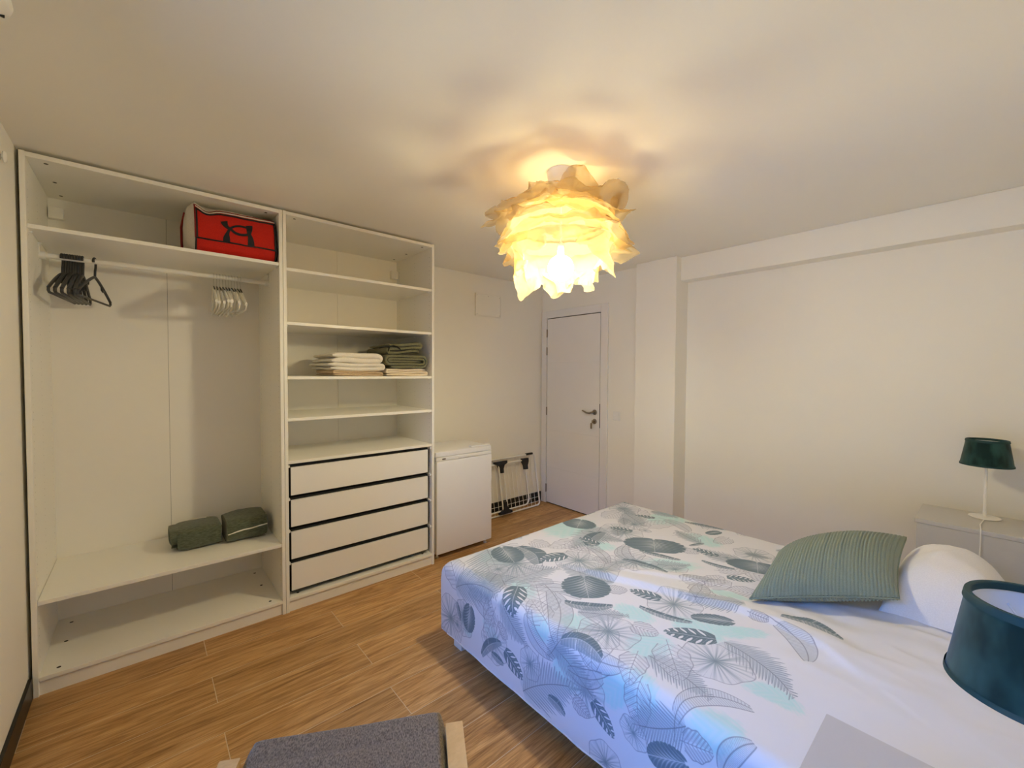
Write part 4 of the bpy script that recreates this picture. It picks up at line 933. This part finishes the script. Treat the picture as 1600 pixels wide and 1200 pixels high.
# corduroy cushion
A_, B_, C_ = Vector((2.315, -2.055, 0.474)), Vector((2.60, -2.494, 0.553)), Vector((2.955, -2.475, 0.700)); D_ = Vector((2.74, -2.035, 0.545))
ct = (A_+B_+C_+D_)/4
t = thing('cushion', 'sage green ribbed corduroy cushion leaning on the white pillow', 'cushion', (ct.x, ct.y, 0.47))
nrm = (B_-A_).cross(D_-A_).normalized(); nrm = nrm if nrm.z > 0 else -nrm
def cush(sgn):
    def fn(u, v):
        a, b = 2*u-1, 2*v-1
        # sides pulled in between the corners
        uu = 0.5+0.5*a*(1-0.07*(1-b*b)); vv_ = 0.5+0.5*b*(1-0.07*(1-a*a))
        p = A_*(1-uu)*(1-vv_)+B_*uu*(1-vv_)+C_*uu*vv_+D_*(1-uu)*vv_
        pr = max(0, 1-abs(a)**2.3)**0.55*max(0, 1-abs(b)**2.3)**0.55
        z = sgn*((0.135 if sgn > 0 else 0.065)*pr)+0.0
        if sgn > 0: z += 0.006*pr*nz(u*4, v*5, 2)-0.016*math.exp(-((u-0.62)/0.16)**2-((v-0.12)/0.12)**2)*pr**0.5
        rib = 0.0066*abs(math.sin(PI*u*40))**0.7
        q = p+nrm*(z+sgn*rib)-ct
        return (q.x, q.y, q.z+ct.z-0.47)
    return fn
obj('cover_front', MB().grid(cush(1), 288, 40), M['cord_green'], t, smooth=180)
obj('cover_back', MB().grid(cush(-1), 288, 24), M['cord_green'], t, smooth=180)
def ep(u, v):
    a, b = 2*u-1, 2*v-1; uu = 0.5+0.5*a*(1-0.07*(1-b*b)); vv_ = 0.5+0.5*b*(1-0.07*(1-a*a))
    p = A_*(1-uu)*(1-vv_)+B_*uu*(1-vv_)+C_*uu*vv_+D_*(1-uu)*vv_-ct; return (p.x, p.y, p.z+ct.z-0.47)
obj('seam', MB().tube([ep(k/30, 0) for k in range(31)]+[ep(1, k/30) for k in range(1, 31)]+[ep(1-k/30, 1) for k in range(1, 31)]+[ep(0, 1-k/30) for k in range(1, 30)], 0.004, 6, closed=True), M['cord_green'], t, smooth=60)

# ================================================================== NIGHTSTANDS AND TABLE LAMPS
def nightstand(label, loc, w, d, rz=0.0):
    t = thing('nightstand', label, 'nightstand', loc, rz); h = 0.70
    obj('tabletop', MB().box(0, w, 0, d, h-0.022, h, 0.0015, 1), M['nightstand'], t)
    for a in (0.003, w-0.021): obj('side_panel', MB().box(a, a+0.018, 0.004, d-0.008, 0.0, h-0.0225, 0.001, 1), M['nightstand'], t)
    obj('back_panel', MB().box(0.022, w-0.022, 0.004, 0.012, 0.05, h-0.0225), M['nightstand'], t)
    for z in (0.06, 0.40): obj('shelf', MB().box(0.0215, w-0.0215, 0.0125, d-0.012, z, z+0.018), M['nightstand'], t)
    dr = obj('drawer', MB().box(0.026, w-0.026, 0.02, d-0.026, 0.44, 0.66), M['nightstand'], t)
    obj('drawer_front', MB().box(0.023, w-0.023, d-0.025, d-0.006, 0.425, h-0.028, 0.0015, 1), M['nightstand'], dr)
    return t
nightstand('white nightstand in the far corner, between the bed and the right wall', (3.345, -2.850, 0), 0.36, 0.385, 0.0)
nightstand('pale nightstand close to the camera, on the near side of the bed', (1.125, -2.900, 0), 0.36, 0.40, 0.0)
def table_lamp(label, x, y, z):
    t = thing('table_lamp', label, 'lamp', (x, y, z))
    obj('base', MB().lathe([(0.056, 0.0004), (0.058, 0.003), (0.056, 0.006), (0.02, 0.009), (0.0085, 0.012)], n=48), M['white_metal'], t, smooth=40)
    obj('pole', MB().lathe([(0.008, 0.010), (0.0075, 0.03), (0.0062, 0.031), (0.0062, 0.315)], n=20), M['white_metal'], t, smooth=40)
    obj('bulb_socket', MB().lathe([(0.017, 0.300), (0.018, 0.302), (0.018, 0.355), (0.014, 0.358)], n=20), M['white_plastic'], t, smooth=40)
    z0, z1, r0, r1 = 0.270, 0.400, 0.095, 0.075
    sh = obj('lamp_shade', MB().grid(lambda u, v: ((r0+(r1-r0)*v)*math.cos(2*PI*u), (r0+(r1-r0)*v)*math.sin(2*PI*u), z0+(z1-z0)*v), 72, 6, wrap_u=True), M['velvet'], t, smooth=60)
    obj('lining', MB().grid(lambda u, v: ((r0-0.003+(r1-r0)*v)*math.cos(2*PI*u), (r0-0.003+(r1-r0)*v)*math.sin(2*PI*u), z0+(z1-z0)*v), 72, 2, wrap_u=True), M['shade_lining'], sh, smooth=60)
    def ring(r, z, q): return [((r)*math.cos(2*PI*k/72), r*math.sin(2*PI*k/72), z) for k in range(72)]
    obj('trim_ring', MB().lathe([(r1-0.0055, z1-0.010), (r1-0.0055, z1), (r1-0.004, z1+0.0015), (r1+0.001, z1+0.0015), (r1+0.0022, z1), (r1+0.004, z1-0.010)], n=72, cap0=False, cap1=False), M['velvet_trim'], sh, smooth=40)
    obj('trim_ring', MB().lathe([(r0-0.004, z0+0.006), (r0-0.0035, z0-0.001), (r0+0.002, z0-0.001), (r0+0.001, z0+0.007)], n=72, cap0=False, cap1=False), M['velvet_trim'], sh, smooth=40)
    sp_ = MB().tube([(0.018*math.cos(2*PI*k/20), 0.018*math.sin(2*PI*k/20), 0.345) for k in range(20)], 0.002, 5, closed=True)
    for k in range(3):
        a = 2*PI*k/3+0.4; sp_.tube([(0.018*math.cos(a), 0.018*math.sin(a), 0.345), (0.077*math.cos(a), 0.077*math.sin(a), 0.366)], 0.0016, 5)
    obj('shade_carrier', sp_, M['white_metal'], sh)
    return t
lf = table_lamp('small table lamp with dark green shade on the far corner nightstand', 3.62, -2.70, 0.7005)
obj('cord', MB().tube([(-0.056, 0.0, 0.004), (-0.18, 0.012, 0.0028), (-0.270, 0.008, 0.0028), (-0.2785, 0.008, -0.004), (-0.280, 0.008, -0.06), (-0.282, 0.010, -0.20), (-0.280, 0.0, -0.40), (-0.282, 0.01, -0.66)], 0.0022, 6), M['white_plastic'], lf, smooth=60)
table_lamp('dark green table lamp on the near nightstand, its shade cut by the frame edge', 1.35, -2.775, 0.7005)

# ================================================================== FOOTSTOOL
ang = math.radians(-29)
t = thing('footstool', 'grey woven footstool with pale beech side rails, at the lower edge of the view', 'footstool', (0.680, -1.790, 0), ang)   # local +y = towards the wardrobe
def pad(w, d, h, z0, y0, seam=None):
    def fn(sg):
        def f(u, v):
            a, b = 2*u-1, 2*v-1
            r = 0.026
            x = a*w/2; y = y0+b*d/2
            ed = min(w/2-abs(x), d/2-abs(b*d/2)); k = min(1, max(0, ed/r)); z = (h/2)*math.sqrt(max(0, 1-(1-k)**2))
            cr = max(0, abs(a)-0.86)/0.14*max(0, abs(b)-0.86)/0.14
            x *= 1-0.025*cr; yy = y-0.012*cr*(1 if b > 0 else -1)
            z = z*sg+0.004*nz(x*6, y*6, sg)
            if seam and sg > 0: z -= 0.006*math.exp(-((yy-seam)/0.006)**2)
            return (x, yy, z0+h/2+z)
        return f
    def wrap(f):
        def s(q): return q-math.sin(2*PI*q)*0.13      # denser rows near the borders
        return lambda u, v: f(s(u), s(v))
    return MB().grid(wrap(fn(1)), 56, 60).grid(wrap(fn(-1)), 56, 40)
obj('cushion_pad', pad(0.518, 0.56, 0.105, 0.338, 0.0, seam=0.195), M['seat_grey'], t, smooth=180)
for s in (-1, 1):
    x0 = s*0.281
    obj('side_rail', MB().prism([(0.205, 0.452), (0.205, 0.420), (-0.27, 0.400), (-0.27, 0.432)], 'x', x0-0.0235, x0+0.0235), M['beech'], t)
    obj('leg', MB().prism([(0.185, 0.4188), (0.140, 0.4170), (0.165, 0), (0.200, 0)], 'x', x0-0.0215, x0+0.0215), M['beech'], t)
    obj('leg', MB().prism([(-0.215, 0.402), (-0.260, 0.4000), (-0.29, 0), (-0.255, 0)], 'x', x0-0.0215, x0+0.0215), M['beech'], t)
for y in (0.16, -0.23):
    obj('cross_bar', MB().box(-0.262, 0.262, y-0.012, y+0.012, 0.285, 0.330, 0.003), M['beech'], t)
